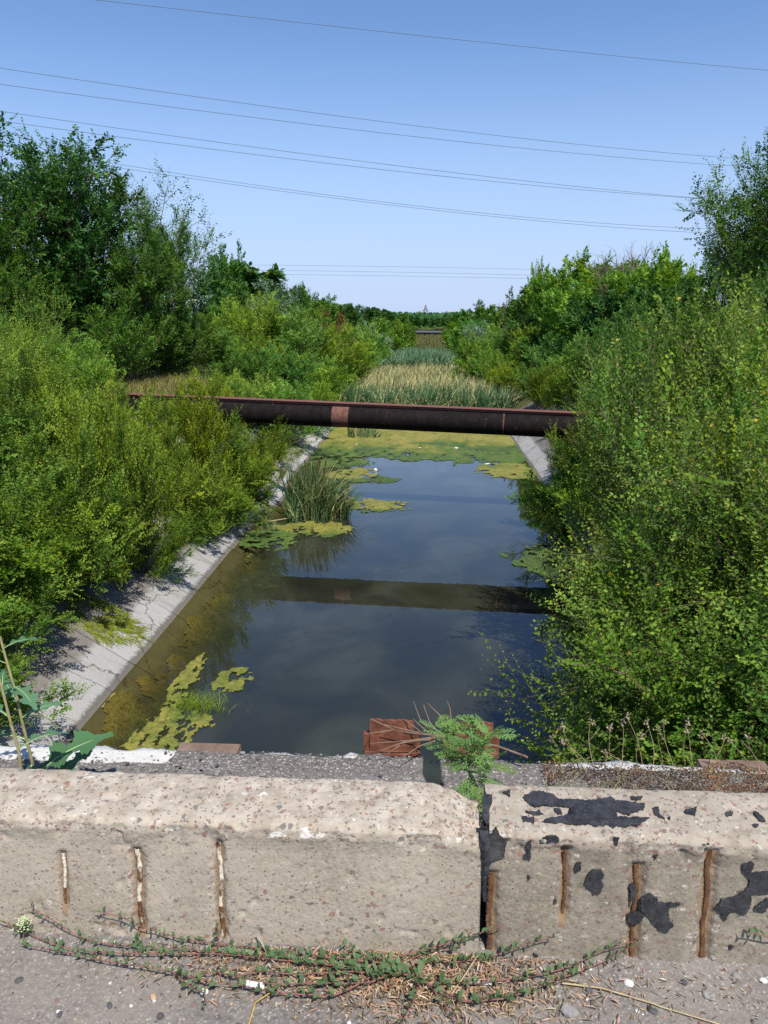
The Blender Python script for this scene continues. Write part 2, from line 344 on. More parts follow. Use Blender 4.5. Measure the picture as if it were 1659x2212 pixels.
def f_main(X, Y):
    n = fbm(X*.9, Y*.45, 0, 31, 5); n2 = fbm(X*3, Y*1.2, 0, 35, 4)
    edge = 32.6-.5*np.sin(X*.9+1)-.35*X*.3+(n-.5)*3
    m_ = sstep(edge-.05, edge+.6, Y)*1.3-.3-np.clip((.42-n2)*5, 0, 1)*sstep(38, 33, Y)*1.6
    m_ = np.maximum(m_, ell(X, Y, 3.3, 30.7, 1.35, 1.9)+(n2-.5)*1.2)
    m_ = np.maximum(m_, ell(X, Y, -3.9, 32.0, 1.7, 1.1)+(n2-.55)*2)
    v = .22+.6*sstep(34.5, 38.5, Y+(n-.5)*8)+.8*(n2-.5)
    v = np.where(ell(X, Y, 3.3, 30.7, 1.6, 1.6) > 0, .75+.3*(n2-.5), v)
    v = v-.25*sstep(.5, .65, fbm(X*.35, Y*1.1, 0, 77, 3))*(Y < 38)
    return m_, v
algae('floating_algae', 'broad yellow-green algae carpet covering the water behind the pipe', -5.3, 4.4, 28.5, 47, .075, f_main)
def f_mid(X, Y):
    n2 = fbm(X*2.6, Y*1.3, 0, 41, 5)
    a = ell(X, Y, -3.0, 29.6, 1.25, 1.5)+(n2-.5)*1.7; b = ell(X, Y, -2.0, 28.6, 1.2, .75)+(n2-.55)*2.2
    v = np.where(ell(X, Y, -3.1, 29.9, 1.2, 1.2) > 0, .72, .1)+.5*(n2-.5)
    return np.maximum(a, b)-.15, v
algae('floating_algae', 'small yellow and dark green algae raft behind the cattail clump', -5, .3, 27, 32, .06, f_mid)
def f_right(X, Y):
    n2 = fbm(X*2.6, Y*1.3, 0, 43, 5)
    return ell(X, Y, -1.9, 24.5, 1.35, 1.0)+(n2-.5)*1.5-.1, .68+.6*(n2-.5)-.5*sstep(24.1, 23.7, Y)
algae('floating_algae', 'yellow algae tongue reaching into the water right of the cattail clump', -3.9, -.3, 22.6, 26.2, .045, f_right)
def f_front(X, Y):
    n2 = fbm(X*2.6, Y*1.3, 0, 44, 5)
    a = ell(X, Y, -3.3, 21.5, 1.3, .95)+(n2-.5)*1.3-.1; b = ell(X, Y, -4.4, 20.3, .9, 1.5)+(n2-.5)*2.4-.25
    v = np.where(a > b, .66-.6*sstep(21.2, 20.7, Y), .18)+.6*(n2-.5)
    return np.maximum(a, b), v
algae('floating_algae', 'yellow algae rim with green lower edge at the foot of the cattails', -5.2, -1.9, 18.5, 22.8, .04, f_front)
def f_spot(X, Y):
    n2 = fbm(X*4.5, Y*3, 0, 46, 5)
    return ell(X, Y, -3.28, 11.85, .36, .5)+(n2-.5)*2.0-.2, .55+.4*(n2-.5)
algae('floating_algae', 'small lone yellow-green algae patch floating on dark open water', -3.8, -2.8, 11.2, 12.6, .022, f_spot)
def f_near(X, Y):
    n2 = fbm(X*3.5, Y*2.5, 0, 47, 5); n3 = fbm(X*12, Y*7, 0, 50, 3)
    c = -3.85+.05*np.sin(Y*3)
    a = np.maximum(ell(X, Y, -3.85, 10.0, .45, .9), ell(X, Y, -4.02, 11.6, .22, 1.2))*1.2+(n2-.5)*2.1+.1; a = np.maximum(a, ell(X, Y, -3.4, 10.5, .32, .22)+(n2-.5)*1.6); a = a-sstep(.6, .66, n3)*.8
    return a, .66+.5*(n2-.5)-.3*ell(X, Y, -3.6, 10.7, .4, .5).clip(0, 1)
algae('floating_algae', 'holed yellow-green algae strip along the near left bank by the bridge', -4.7, -2.7, 8.6, 14.2, .022, f_near)
def f_rb(X, Y):
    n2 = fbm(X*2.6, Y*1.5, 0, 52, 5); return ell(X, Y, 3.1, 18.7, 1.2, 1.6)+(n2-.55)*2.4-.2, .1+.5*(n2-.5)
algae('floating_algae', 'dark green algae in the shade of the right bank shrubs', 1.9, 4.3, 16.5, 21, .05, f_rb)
def f_sunk(X, Y):
    n2 = fbm(X*2.2, Y*1.1, 0, 61, 5); return 1-((X+4.35+.1*np.sin(Y*1.3))/.5)**2+(n2-.5)*4.5-.3, .6+.8*(n2-.5)
lin = lambda X, Y: -(X+5.15)*.62
algae('sunken_algae', 'brownish yellow algae lying on the drowned slabs of the left bank', -5.1, -3.6, 9, 20.5, .045, f_sunk, z=.015, amp=.05, mat_=SUNK, follow=lin)

# ------------------------------------------------------------------ bridge deck, kerb ledge, road
m = M('asphalt'); p = m.pos(); n0 = m.noise(p, 2.2, 5); n2 = m.noise(p, 60, 5, .7)
st = m.vor(p, 130); sc_ = m.vor(p, 130, 1); v2 = m.vor(p, 260); 
hue = m.n('ShaderNodeSeparateColor', {0: sc_}, 0)
stone = m.ramp(hue, [(0, (.14, .13, .12)), (.35, (.24, .22, .2)), (.6, (.33, .3, .27)), (.8, (.2, .15, .12)), (1, (.5, .48, .45))])
base = m.mix(n2, (.12, .108, .098), (.22, .2, .18)); c = m.mix(m.mr(st, .5, .36), base, stone)
dust = m.mr(n0, .45, .62); c = m.mix(m.mr(n2, .5, .36, 0, .55), c, (.07, .062, .054)); c = m.mix(m.ma('MULTIPLY', dust, .6), c, m.mix(n2, (.2, .175, .145), (.33, .295, .25)))
ROAD = m.pr(c, .95, m.bump(m.ma('ADD', m.ma('MULTIPLY', st, -.25), n2), .7, .005), .15)
X, Y = np.meshgrid(np.arange(-3.2, 3.2, .02), np.concatenate([np.arange(-6, .9, .4), np.arange(.9, 2.02, .014)]))
Z = 4.40+.008*(fbm(X*3, Y*3, 0, 5, 4)-.5)+.004*(fbm(X*25, Y*25, 0, 6, 3)-.5)+.035*sstep(1.50, 1.72, Y)**2*(.6+.5*fbm(X*4, Y*0, 0, 8, 3))
tag(obj('road', np.stack([X, Y, Z], -1), [gridf(*X.shape)], ROAD, smooth=True), kind='structure')
def zroad(x, y): return 4.40+.008*(fbm(x*3, y*3, 0, 5, 4)-.5)+.035*sstep(1.50, 1.72, y)**2*(.6+.5*fbm(x*4, y*0, 0, 8, 3))
# deck body with the opening at the joint
CONC = simple('old_concrete', (.26, .24, .21), .92, .2, .25, 6); EDGE = simple('edge_strip', (.2, .135, .1), .92, .2, .35, 14)
bd = empty('bridge_deck', (0, 0, 0)); tag(bd, kind='structure')
for (a, b) in ((-13, -.015), (.07, 13)):
    V, f = bevbox(a, b, -7, 2.50, 3.85, 4.37, .015); obj('deck_slab', V, [f], CONC, bd)
for xx in (-7.6, 6.7):
    V, f = bevbox(xx-.5, xx+.5, -7, 2.3, -1.5, 3.84, .02); obj('abutment', V, [f], CONC, bd)

m = M('ledge_asphalt'); p = m.pos(); n2 = m.noise(p, 45, 5, .75); st = m.vor(p, 95); hue = m.n('ShaderNodeSeparateColor', {0: m.vor(p, 95, 1)}, 0)
stone = m.ramp(hue, [(0, (.09, .082, .075)), (.4, (.19, .175, .16)), (.75, (.3, .27, .24)), (.93, (.38, .35, .31)), (1, (.5, .47, .42))])
c = m.mix(m.mr(st, .55, .35), m.mix(n2, (.09, .08, .072), (.21, .19, .168)), stone)
far = m.mr(m.n('ShaderNodeSeparateXYZ', {0: p}, 1), 2.42, 2.34); c = m.mix(m.ma('MULTIPLY', m.ma('MULTIPLY', far, m.mr(m.noise(p, 9, 4), .4, .6)), .7), c, m.mix(n2, (.16, .145, .135), (.24, .22, .2)))
pt = m.attr('v'); ed = m.ma('ADD', pt, m.ma('MULTIPLY', m.ma('SUBTRACT', m.noise(p, 22, 6, .7), .5), 1.1))
hole = m.mr(m.vor(p, 48), .12, .17); c = m.mix(m.ma('MULTIPLY', m.mr(ed, .5, .53), hole), c, m.mix(m.noise(p, 30, 4), (.48, .46, .41), (.7, .68, .63)))
LEDGE = m.pr(c, .93, m.bump(m.ma('ADD', m.ma('MULTIPLY', m.ma('MULTIPLY', st, -.7), m.mr(ed, .5, .4)), n2), .8, .005), .18)
lg = empty('bridge_ledge', (0, 2.3, 4.37)); tag(lg, 'dark gravelly asphalt ledge with flaking white edge behind the barrier', 'ledge')
def gapx(y): return .12+.0*y, .18
for q, (a, b) in enumerate(((-3.2, .0), (.0, 3.2))):
    x = np.arange(0, 1.0001, 1/260.); y = np.arange(1.86, 2.572, .012); U, Y = np.meshgrid(x, y)
    gl_ = .03+.02*(fbm(Y*9, 0*Y, 0, 12, 3)-.5)*2-.04*sstep(2.25, 2.5, Y); gr = .064+.014*(fbm(Y*11, 0*Y, 0, 13, 3)-.5)*2+.0*Y
    X = np.where(q == 0, a+(gl_-a)*U, gr+(b-gr)*U)
    edge = sstep(2.50, 2.565, Y)
    Z = 4.435+.014*(fbm(X*5, Y*5, 0, 14, 4)-.5)+.004*(fbm(X*60, Y*60, 0, 15, 3)-.5)-.05*edge*(.4+.6*fbm(X*18, Y*0, 0, 16, 3))
    Y2 = Y+.03*(fbm(X*9, Y*0, 0, 17, 4)-.5)*sstep(2.4, 2.57, Y)
    # skirts close the slab sides
    V = np.stack([X, Y2, Z], -1)
    bot = V[-1:].copy(); bot[..., 2] = 4.37; bot[..., 1] -= .012; V = np.concatenate([V, bot]); 
    sd_ = V[:, -1:].copy() if q == 0 else V[:, :1].copy(); sd_[..., 2] = 4.372
    V = np.concatenate([V, sd_] if q == 0 else [sd_, V], 1)
    Yv, Xv = V[..., 1], V[..., 0]
    wide = np.where(Xv < -.2, .035+.085*sstep(-.72, -.95, Xv), .03+.03*sstep(.4, .6, Xv))
    on = np.where((Xv > -.92) & (Xv < -.68), 0, 1)*np.where((Xv > -.24) & (Xv < .36), 0, 1)
    pv = np.clip((Yv-(2.54-wide))/.05+.5, 0, 1)*on
    obj('asphalt_layer', V, [gridf(V.shape[0], V.shape[1])], LEDGE, lg, {'v': pv}, True).location = (0, -2.3, -4.37)

# rust
m = M('rust'); o = m.oc(); n1 = m.noise(o, 18, 6, .7); n2 = m.noise(o, 90, 4, .7)
c = m.ramp(n1, [(.3, (.07, .028, .018)), (.5, (.17, .062, .036)), (.7, (.27, .12, .075))]); c = m.mix(m.mr(n2, .58, .7, 0, .6), c, (.06, .03, .025))
RUST = m.pr(c, .88, m.bump(m.ma('ADD', n1, n2), .6, .004), .25)
V, f = bevbox(-.92, -.69, 2.50, 2.575, 4.418, 4.437, .003, .001)
V[:, 0] += 0; V[:, 2] -= .004; obj('edge_strip', V-np.array([0, 2.3, 4.37]), [f], EDGE, lg)
V, f = bevbox(1.0, 1.24, 2.49, 2.565, 4.41, 4.436, .004, .001); obj('edge_strip', V-np.array([0, 2.3, 4.37]), [f], EDGE, lg)

def ragged_plate(x0, x1, y, t, z0, z1, amp, seed, lean=0.):
    n = 26; xs_ = np.linspace(x0, x1, n); top = z1+amp*(fbm(xs_*60, 0*xs_, 0, seed, 3)-.55)*2
    V = []
    for yy in (y, y+t):
        for k, zz in enumerate((z0, 0)):
            zc = np.full(n, z0) if k == 0 else top
            V.append(np.stack([xs_, yy+(zc-z0)*lean, zc], 1))
    V = np.concatenate(V); i = np.arange(n-1)
    Fq = np.concatenate([np.stack([i, i+1, n+i+1, n+i], 1), np.stack([2*n+i, 3*n+i, 3*n+i+1, 2*n+i+1], 1), np.stack([n+i, n+i+1, 3*n+i+1, 3*n+i], 1),
                         np.array([[0, n, 3*n, 2*n], [n-1, 3*n-1, 4*n-1, 2*n-1]])])
    return V, Fq
for sx, lab in ((-.12, 'rusty steel post stub left of the deck joint, wide square plate'), (.178, 'rusty steel post stub right of the deck joint, behind the ragweed')):
    t = empty('steel_stub', (sx, 2.60, 4.36)); tag(t, lab, 'steel stub')
    V, f = ragged_plate(-.083, .083, 0, .012, -.05, .168, .006, int(sx*100)+50, .06); obj('face_plate', V, [f], RUST, t)
    for s in (-1, 1):
        V, f = ragged_plate(-.014, .014, .016, .03, -.08, .105, .006, 7+s, 0); V[:, 0] += s*.094; obj('side_flange', V, [f], RUST, t)
        V, f = bevbox(s*.075-.006, s*.075+.006, .048, .2, -.1, .05, .002, .0008); obj('web', V, [f], RUST, t)
    V, f = bevbox(-.1, .1, -.022, .014, -.03, .048, .004, .0015); obj('base_angle', V, [f], RUST, t)

# ------------------------------------------------------------------ concrete barrier blocks
def barmat(name, right):
    m = M(name); o = m.pos(); n0 = m.noise(o, 3.2, 5); n1 = m.noise(o, 16, 6, .65); n2 = m.noise(o, 110, 4, .7); q = m.attr('v'); top = m.attr('top'); rs = m.attr('rust'); sp = m.attr('spall')
    a, b = ((.30, .257, .19), (.4, .345, .265)) if not right else ((.22, .188, .135), (.345, .298, .225))
    c = m.mix(m.mr(n0, .35, .65), a, b); c = m.mix(m.mr(m.noise(m.map(o, (1, 1, .45)), 6.5, 6, .7), .5, .72, 0, .45), c, (.2, .17, .125)); c = m.mix(m.mr(n2, .4, .7, 0, .6), c, (.44, .385, .305)); c = m.mix(m.mr(n2, .47, .3, 0, .5), c, (.2, .165, .12))
    tp = m.mix(m.mr(n1, .35, .65), (.32, .27, .2), (.5, .435, .345)); c = m.mix(top, c, tp)
    if right:
        st = m.mr(m.ma('ADD', m.ma('MULTIPLY', n1, .6), m.ma('MULTIPLY', n0, .6)), .5, .72, 0, .6); c = m.mix(m.ma('MULTIPLY', st, m.ma('SUBTRACT', 1., m.ma('MULTIPLY', top, .55))), c, (.13, .115, .085))
    # exposed stones: brick red, dark and white ones
    for sc2, th, ds, off in ((46, .20, .62, 0), (95, .24, .66, 3.3)):
        vv = m.map(o, (1, 1, 1.25), (off, off, off)); wv = m.n('ShaderNodeVectorMath', {0: vv, 1: m.n('ShaderNodeVectorMath', {0: m.noise(vv, 40, 3, .6, 0, 1), 3: .03}, 0, operation='SCALE')}, 0, operation='ADD')
        dd = m.vor(wv, sc2); cc = m.n('ShaderNodeSeparateColor', {0: m.vor(wv, sc2, 1)}, None)
        keep = m.ma('ADD', m.ma('ADD', cc.outputs[1], m.ma('MULTIPLY', m.ma('SUBTRACT', m.noise(o, 5, 4), .55), .7)), m.ma('ADD', m.ma('MULTIPLY', top, .3), m.ma('MULTIPLY', sp, .75)))
        k = m.ma('MULTIPLY', m.mr(dd, th*1.9, th*1.5), m.mr(keep, 1.0-ds*.28, 1.0-ds*.28+.02))
        sto = m.ramp(cc.outputs[0], [(0, (.27, .13, .1)), (.25, (.22, .125, .1)), (.4, (.12, .11, .1)), (.6, (.19, .17, .145)), (.75, (.55, .51, .44)), (1, (.3, .2, .15))])
        c = m.mix(m.ma('MULTIPLY', k, .8), c, sto)
    # air holes
    pv = m.vor(o, 95, 0); pc = m.n('ShaderNodeSeparateColor', {0: m.vor(o, 95, 1)}, 0); pit = m.ma('MULTIPLY', m.mr(pv, .22, .15), m.mr(pc, .8, .83)); c = m.mix(m.ma('MULTIPLY', pit, .75), c, (.1, .085, .07))
    lime = m.mr(m.ma('ADD', m.noise(m.map(o, (1, 1, 1.6)), 11, 5, .7), m.ma('MULTIPLY', q, .12 if not right else .03)), .735, .75); c = m.mix(m.ma('MULTIPLY', lime, .9), c, (.72, .68, .6)); c = m.mix(m.mr(m.noise(m.map(o, (1, 1, 2.2)), 30, 5, .7), .60, .74, 0, .55), c, (.15, .125, .095))
    if right:
        tarn = m.mr(m.ma('ADD', m.noise(o, 23, 5, .62), m.ma('MULTIPLY', top, .0)), .715, .73); c = m.mix(tarn, c, (.03, .031, .034))
    c = m.mix(m.ma('MULTIPLY', m.mr(m.ma('ADD', rs, m.ma('MULTIPLY', m.ma('SUBTRACT', n1, .5), .9)), .4, .8), .85), c, m.mix(n1, (.17, .10, .05), (.33, .225, .125)))
    h = m.ma('ADD', m.ma('MULTIPLY', n2, .8), m.ma('SUBTRACT', m.ma('MULTIPLY', n1, .6), m.ma('MULTIPLY', pit, 1.5)))
    return m.pr(c, .93, m.bump(h, .75, .0045), .18)
BARL, BARR = barmat('barrier_concrete', False), barmat('stained_concrete', True)
XJ = float(atz(1040, 1735, 4.75)[0])
prof = np.array([(1.645, 4.36), (1.650, 4.42), (1.672, 4.68), (1.671, 4.705), (1.668, 4.722), (1.671, 4.744), (1.683, 4.7555), (1.700, 4.759), (1.84, 4.768), (1.868, 4.764), (1.885, 4.745), (1.90, 4.40)])
pl = np.concatenate([[0], np.cumsum(np.hypot(*np.diff(prof, axis=0).T))]); PT = pl[-1]
def profile(s): return np.interp(s, pl, prof[:, 0]), np.interp(s, pl, prof[:, 1])
def barrier(name, label, x0, x1, m, bars, seed, chip_at):
    """bars: (x, z_low, z_high, half width)"""
    st = .0055; xin = np.arange(max(x0, -1.35), min(x1, 1.35), st)
    xs_ = np.concatenate([np.arange(x0, xin[0], .03), xin, np.arange(xin[-1]+st, x1, .03) if x1 > 1.36 else [x1]])
    ss = np.concatenate([np.arange(0, PT-.34, st), np.linspace(PT-.34, PT, 10)])
    X, S = np.meshgrid(xs_, ss); y, z = profile(S); y2, z2 = profile(np.clip(S+.004, 0, PT)); y1, z1 = profile(np.clip(S-.004, 0, PT))
    ty, tz = y2-y1, z2-z1; l = np.hypot(ty, tz)+1e-9; ny, nz = -tz/l, ty/l
    # soften normals
    d = .0022*(fbm(X*9, S*9, 0, seed, 4)-.5)+.0026*(fbm(X*70, S*70, 0, seed+5, 3)-.5)
    topm = sstep(4.70, 4.735, z)*sstep(1.90, 1.88, y)
    lip = np.exp(-((z-4.72)/.028)**2)*(y < 1.72)
    cc = fbm(X*14, S*5, 0, seed+9, 5); d = d-lip*.011*np.clip((cc-.50)*5, 0, 1)-topm*.0035*np.clip((fbm(X*34, S*34, 1, seed+11, 4)-.52)*5, 0, 1)
    # small broken-out hollows
    hn = fbm(X*28, S*28, 4, seed+21, 2); d = d-.006*np.clip((hn-.76)*9, 0, 1)
    rust = np.zeros_like(X); spall = np.clip((cc-.5)*4, 0, 1)*lip*.8+.35*np.clip((hn-.7)*6, 0, 1)
    for (bx, zl, zh, hw) in bars:
        wob = .004*(fbm(S*30, S*0, 0, int(bx*90)+200, 3)-.5)*2; dx = np.abs(X-bx-wob); face = (y < 1.70)
        ww = hw*(.8+.7*fbm(S*45, X*0, 2, int(bx*50)+100, 3)); zin = sstep(zl-.012, zl+.02, z)*sstep(zh+.014, zh-.004, z)*face
        d = d-.0105*sstep(ww*1.6, ww*.7, dx)*zin
        wide = hw*(2.2+3.2*fbm(S*16, X*0, 5, int(bx*70)+400, 3)); sh = sstep(wide, ww*.9, dx)*zin
        d = d-.0035*sh*fbm(X*60, S*60, 0, 77, 2); spall = np.maximum(spall, sh*.75); rust = np.maximum(rust, 1.1*np.exp(-(dx/(hw*1.5))**2)*sstep(zl-.05, zl, z)*sstep(zh+.01, zh-.01, z)*face)
    if not chip_at is None:   # worn end of the block
        e = np.clip((chip_at[1]*(X-chip_at[0])), 0, 1); 
        d = d-topm*e**2*chip_at[2]*(.55+.9*fbm(X*20, S*20, 0, seed+3, 3)); spall = np.maximum(spall, e*topm*.6)
    Yd, Zd = y+ny*d, z+nz*d; 
    if chip_at is not None: Yd = Yd-topm*sstep(1.72, 1.87, y)*e**2*chip_at[3]
    V = np.stack([X, Yd, Zd], -1); Fq = gridf(*X.shape)
    n0_ = X.size; A = V.reshape(-1, 3); nx = X.shape[1]; fs = [Fq]
    for cidx in (0, nx-1):
        ring = np.arange(X.shape[0])*nx+cidx; cpt = len(A); A = np.concatenate([A, A[ring].mean(0, keepdims=True)])
        r2 = ring[::-1] if cidx == 0 else ring
        fs.append(np.stack([r2[:-1], r2[1:], np.full(len(ring)-1, cpt)], 1)); fs.append(np.array([[r2[-1], r2[0], cpt]]))
    pad = len(A)-n0_
    f_ = lambda a: np.concatenate([a.ravel(), np.zeros(pad)])
    t = empty(name, ((x0+x1)/2, 1.77, 4.4)); tag(t, label, 'barrier', 'concrete barrier blocks along the bridge edge')
    q = topm*.7+lip*.6
    o = obj('block', A-np.array([(x0+x1)/2, 1.77, 4.4]), fs, m, t, {'v': f_(q), 'top': f_(topm), 'rust': f_(rust), 'spall': f_(spall)}, True)
    return t
def facex(px, py): 
    d_ = ray(px, py); t_ = 1.655/d_[1]; return CAM+d_*t_
def bspec(px, yt, yb, hw): a, b = facex(px, yt), facex(px, yb); return ((a[0]+b[0])/2, b[2], a[2], hw)
LB = [bspec(133, 1853, 1965, .008), bspec(297, 1846, 2012, .012), bspec(474, 1832, 2035, .0105)]
RB = [bspec(1058, 1895, 2060, .014), bspec(1222, 1848, 1990, .008), bspec(1372, 1880, 2085, .012), bspec(1528, 1848, 2090, .012)]
bl = barrier('concrete_barrier', 'plain pale concrete barrier block on the left with worn red-speckled top', -3.0, XJ-.006, BARL, LB, 3, (XJ-.16, 7., .030, .05))
br = barrier('concrete_barrier', 'stained concrete barrier block on the right with flaking black tar', XJ+.012, 3.0, BARR, RB, 40, None)
# reinforcing bars showing in their grooves
m = M('bar_rust'); o = m.pos(); n1 = m.noise(m.map(o, (1, 1, .5)), 55, 5, .7); n2 = m.noise(m.map(o, (1, 1, .6)), 26, 4, .6)
c = m.ramp(n1, [(.3, (.06, .03, .02)), (.55, (.14, .072, .036)), (.75, (.25, .155, .085))]); white = m.mr(m.ma('ADD', m.ma('ADD', m.ma('MULTIPLY', n2, .6), m.ma('MULTIPLY', n1, .4)), m.attr('v')), .52, .6); c = m.mix(white, c, m.mix(n1, (.5, .42, .3), (.76, .71, .6)))
BAR = m.pr(c, .9, m.bump(n1, .8, .004), .2)
for t, lst, wh in ((bl, LB, .09), (br, RB, -.3)):
    for (bx, zl, zh, hw) in lst:
        zz = np.linspace(zl+.005, zh-.004, 60); yy = np.interp(zz, [4.42, 4.68], [1.650, 1.672])+.009
        P = np.stack([bx+.0025*np.sin(zz*40), yy+.0020, zz], 1); V, f = tubes(P, hw*.66, hw*.66, 8)
        rib = 1+.04*np.sin(np.repeat(zz, 8)*2*pi/.011)+.7*(fbm(np.repeat(zz, 8)*70, np.tile(np.arange(8), 60)*.7, 0, 5, 3)-.5); cen = np.repeat(P, 8, 0); V = cen+(V-cen)*rib[:, None]*np.array([.85, .4, 1])+R.normal(0, .0007, V.shape)
        vv = np.repeat(np.where(zz > zl+(zh-zl)*.35, wh, wh-.15), 8) if wh > 0 else np.full(480, wh)
        o_ = obj('reinforcing_bar', V-np.array(t.location), [f], BAR, t, {'v': vv}, True)
# tar flakes
m = M('tar'); o = m.pos(); n1 = m.noise(o, 40, 5); n2 = m.noise(o, 300, 3)
c = m.mix(m.mr(n1, .4, .75), (.018, .019, .021), (.05, .051, .056)); c = m.mix(m.mr(n2, .6, .7, 0, .6), c, (.2, .18, .155)); c = m.mix(m.mr(m.noise(o, 14, 5, .7), .55, .72, 0, .5), c, (.13, .12, .105)); TAR = m.pr(c, .6, m.bump(m.ma('ADD', n1, n2), .5, .003), .4)
def cp(pts): return [(829.5+u*.5, 1603.7+v*.5) for u, v in pts]
def tar(pts, plane):
    P = np.array(cp(pts)); out = []
    for i in range(len(P)):
        a, b = P[i], P[(i+1) % len(P)]; n = max(2, int(np.hypot(*(b-a))/2.2)); nr = np.array([b[1]-a[1], a[0]-b[0]])/(np.hypot(*(b-a))+1e-6)
        for k in range(n): u = k/n; q = a+(b-a)*u; out.append(q+nr*(fbm(q[0]*.17, q[1]*.17, 0, 90, 4)-.5)*7.5)
    W = []
    for (px, py) in out:
        d_ = ray(px, py)
        if plane == 'top': q = CAM+d_*((4.7705-6)/d_[2]); q[2] = 4.757+(np.clip(q[1], 1.66, 1.87)-1.70)*.08+.002; q[1] = min(max(q[1], 1.69), 1.885)
        else:
            t_ = (1.650-4.42*.0846-(0-6*.0846))/(d_[1]-d_[2]*.0846); q = CAM+d_*t_; q = q+np.array([0, -.0035, 0])
        W.append(q)
    W = np.array(W); n = len(W); off = np.array([0, 0, .0022]) if plane == 'top' else np.array([0, -.0022, 0])
    bm = bmesh.new(); vs1 = [bm.verts.new(q+off-br.location) for q in map(Vector, W)] if False else [bm.verts.new(tuple(np.array(q)+off-np.array(br.location))) for q in W]
    vs2 = [bm.verts.new(tuple(np.array(q)-off*1.6-np.array(br.location))) for q in W]
    try: fc = bm.faces.new(vs1)
    except Exception: return
    for i in range(n): bm.faces.new([vs1[i], vs1[(i+1) % n], vs2[(i+1) % n], vs2[i]])
    bmesh.ops.triangulate(bm, faces=[fc]); bmesh.ops.recalc_face_normals(bm, faces=bm.faces[:])
    me = bpy.data.meshes.new('tar_flake'); bm.to_mesh(me); bm.free(); me.materials.append(TAR); link(bpy.data.objects.new('tar_flake', me), br)
FACE = [[(880,560),(905,545),(940,545),(950,570),(935,590),(945,615),(930,650),(905,650),(885,620),(865,600)],
 [(1110,665),(1145,648),(1180,670),(1185,685),(1225,690),(1275,690),(1270,700),(1230,705),(1225,735),(1235,770),(1248,785),(1220,820),(1190,805),(1160,780),(1135,740),(1108,725)],
 [(1050,740),(1075,725),(1115,730),(1125,745),(1105,775),(1075,780),(1050,770)],
 [(1545,520),(1590,512),(1595,530),(1580,560),(1640,555),(1690,560),(1690,640),(1620,650),(1590,640),(1585,690),(1560,740),(1520,725),(1490,730),(1470,765),(1455,735),(1435,705),(1455,675),(1500,665),(1540,650),(1570,620),(1580,590),(1560,560),(1545,550)],
 [(1625,690),(1650,670),(1680,680),(1640,725),(1600,725),(1598,712)],
 [(436,405),(470,385),(484,362),(500,400),(527,420),(520,490),(480,505),(470,512),(440,540),(430,525),(430,470)],
 [(670,415),(700,400),(755,405),(755,430),(720,425),(700,432),(675,430)], [(615,425),(635,420),(635,460),(632,505),(605,490),(620,460)],
 [(990,410),(1015,408),(1005,440),(993,432)], [(1370,435),(1400,432),(1395,455),(1375,460)], [(1165,478),(1182,482),(1172,500)], [(930,425),(955,425),(955,440),(935,440)],
 [(1060,610),(1085,600),(1090,640),(1075,700),(1060,650)], [(825,520),(850,515),(850,545),(825,560)], [(620,570),(632,580),(622,592)], [(645,905),(665,915),(665,935),(650,925)], [(735,676),(746,678),(742,690),(732,688)],
 [(900,430),(910,430),(907,448),(900,445)], [(1490,870),(1505,875),(1500,890),(1488,886)]]
TOPP = [[(595,235),(640,210),(690,210),(760,240),(880,245),(980,235),(1000,250),(1130,258),(1120,280),(1060,300),(1000,290),(1010,310),(1150,315),(1090,345),(990,350),(960,342),(905,347),(860,342),(780,335),(680,330),(720,315),(780,305),(830,300),(820,275),(700,265),(650,270)],
 [(595,310),(650,310),(650,330),(600,330)], [(735,275),(765,280),(770,300),(740,295)], [(1160,280),(1185,275),(1195,300),(1215,320),(1190,315),(1165,300)],
 [(1300,285),(1355,270),(1345,310),(1300,295)], [(1475,295),(1510,290),(1505,310),(1480,310)], [(515,210),(545,203),(545,230),(525,225)], [(610,290),(670,285),(690,300),(640,303)],
 [(425,235),(440,215),(470,225),(468,255),(455,280),(458,320),(440,345),(430,310),(425,270)], [(1065,232),(1120,232),(1110,245),(1070,244)], [(1225,312),(1240,315),(1235,322)], [(1600,290),(1620,300),(1650,330),(1625,325),(1603,305)], [(1590,345),(1620,342),(1610,352)]]
for p_ in FACE: tar(p_, 'face')
for p_ in TOPP: tar(p_, 'top')
# black tar in the joint between the blocks
g = G(); zz = np.linspace(4.56, 4.762, 20); P = np.stack([XJ+.003+.004*(fbm(zz*40, 0*zz, 0, 3)-.5), 1.672+(zz > 4.74)*.03+0*zz, zz], 1)
V, f = tubes(P, .009, .012, 7); V += R.normal(0, .0016, V.shape); obj('joint_tar', V-np.array(br.location), [f], TAR, br)

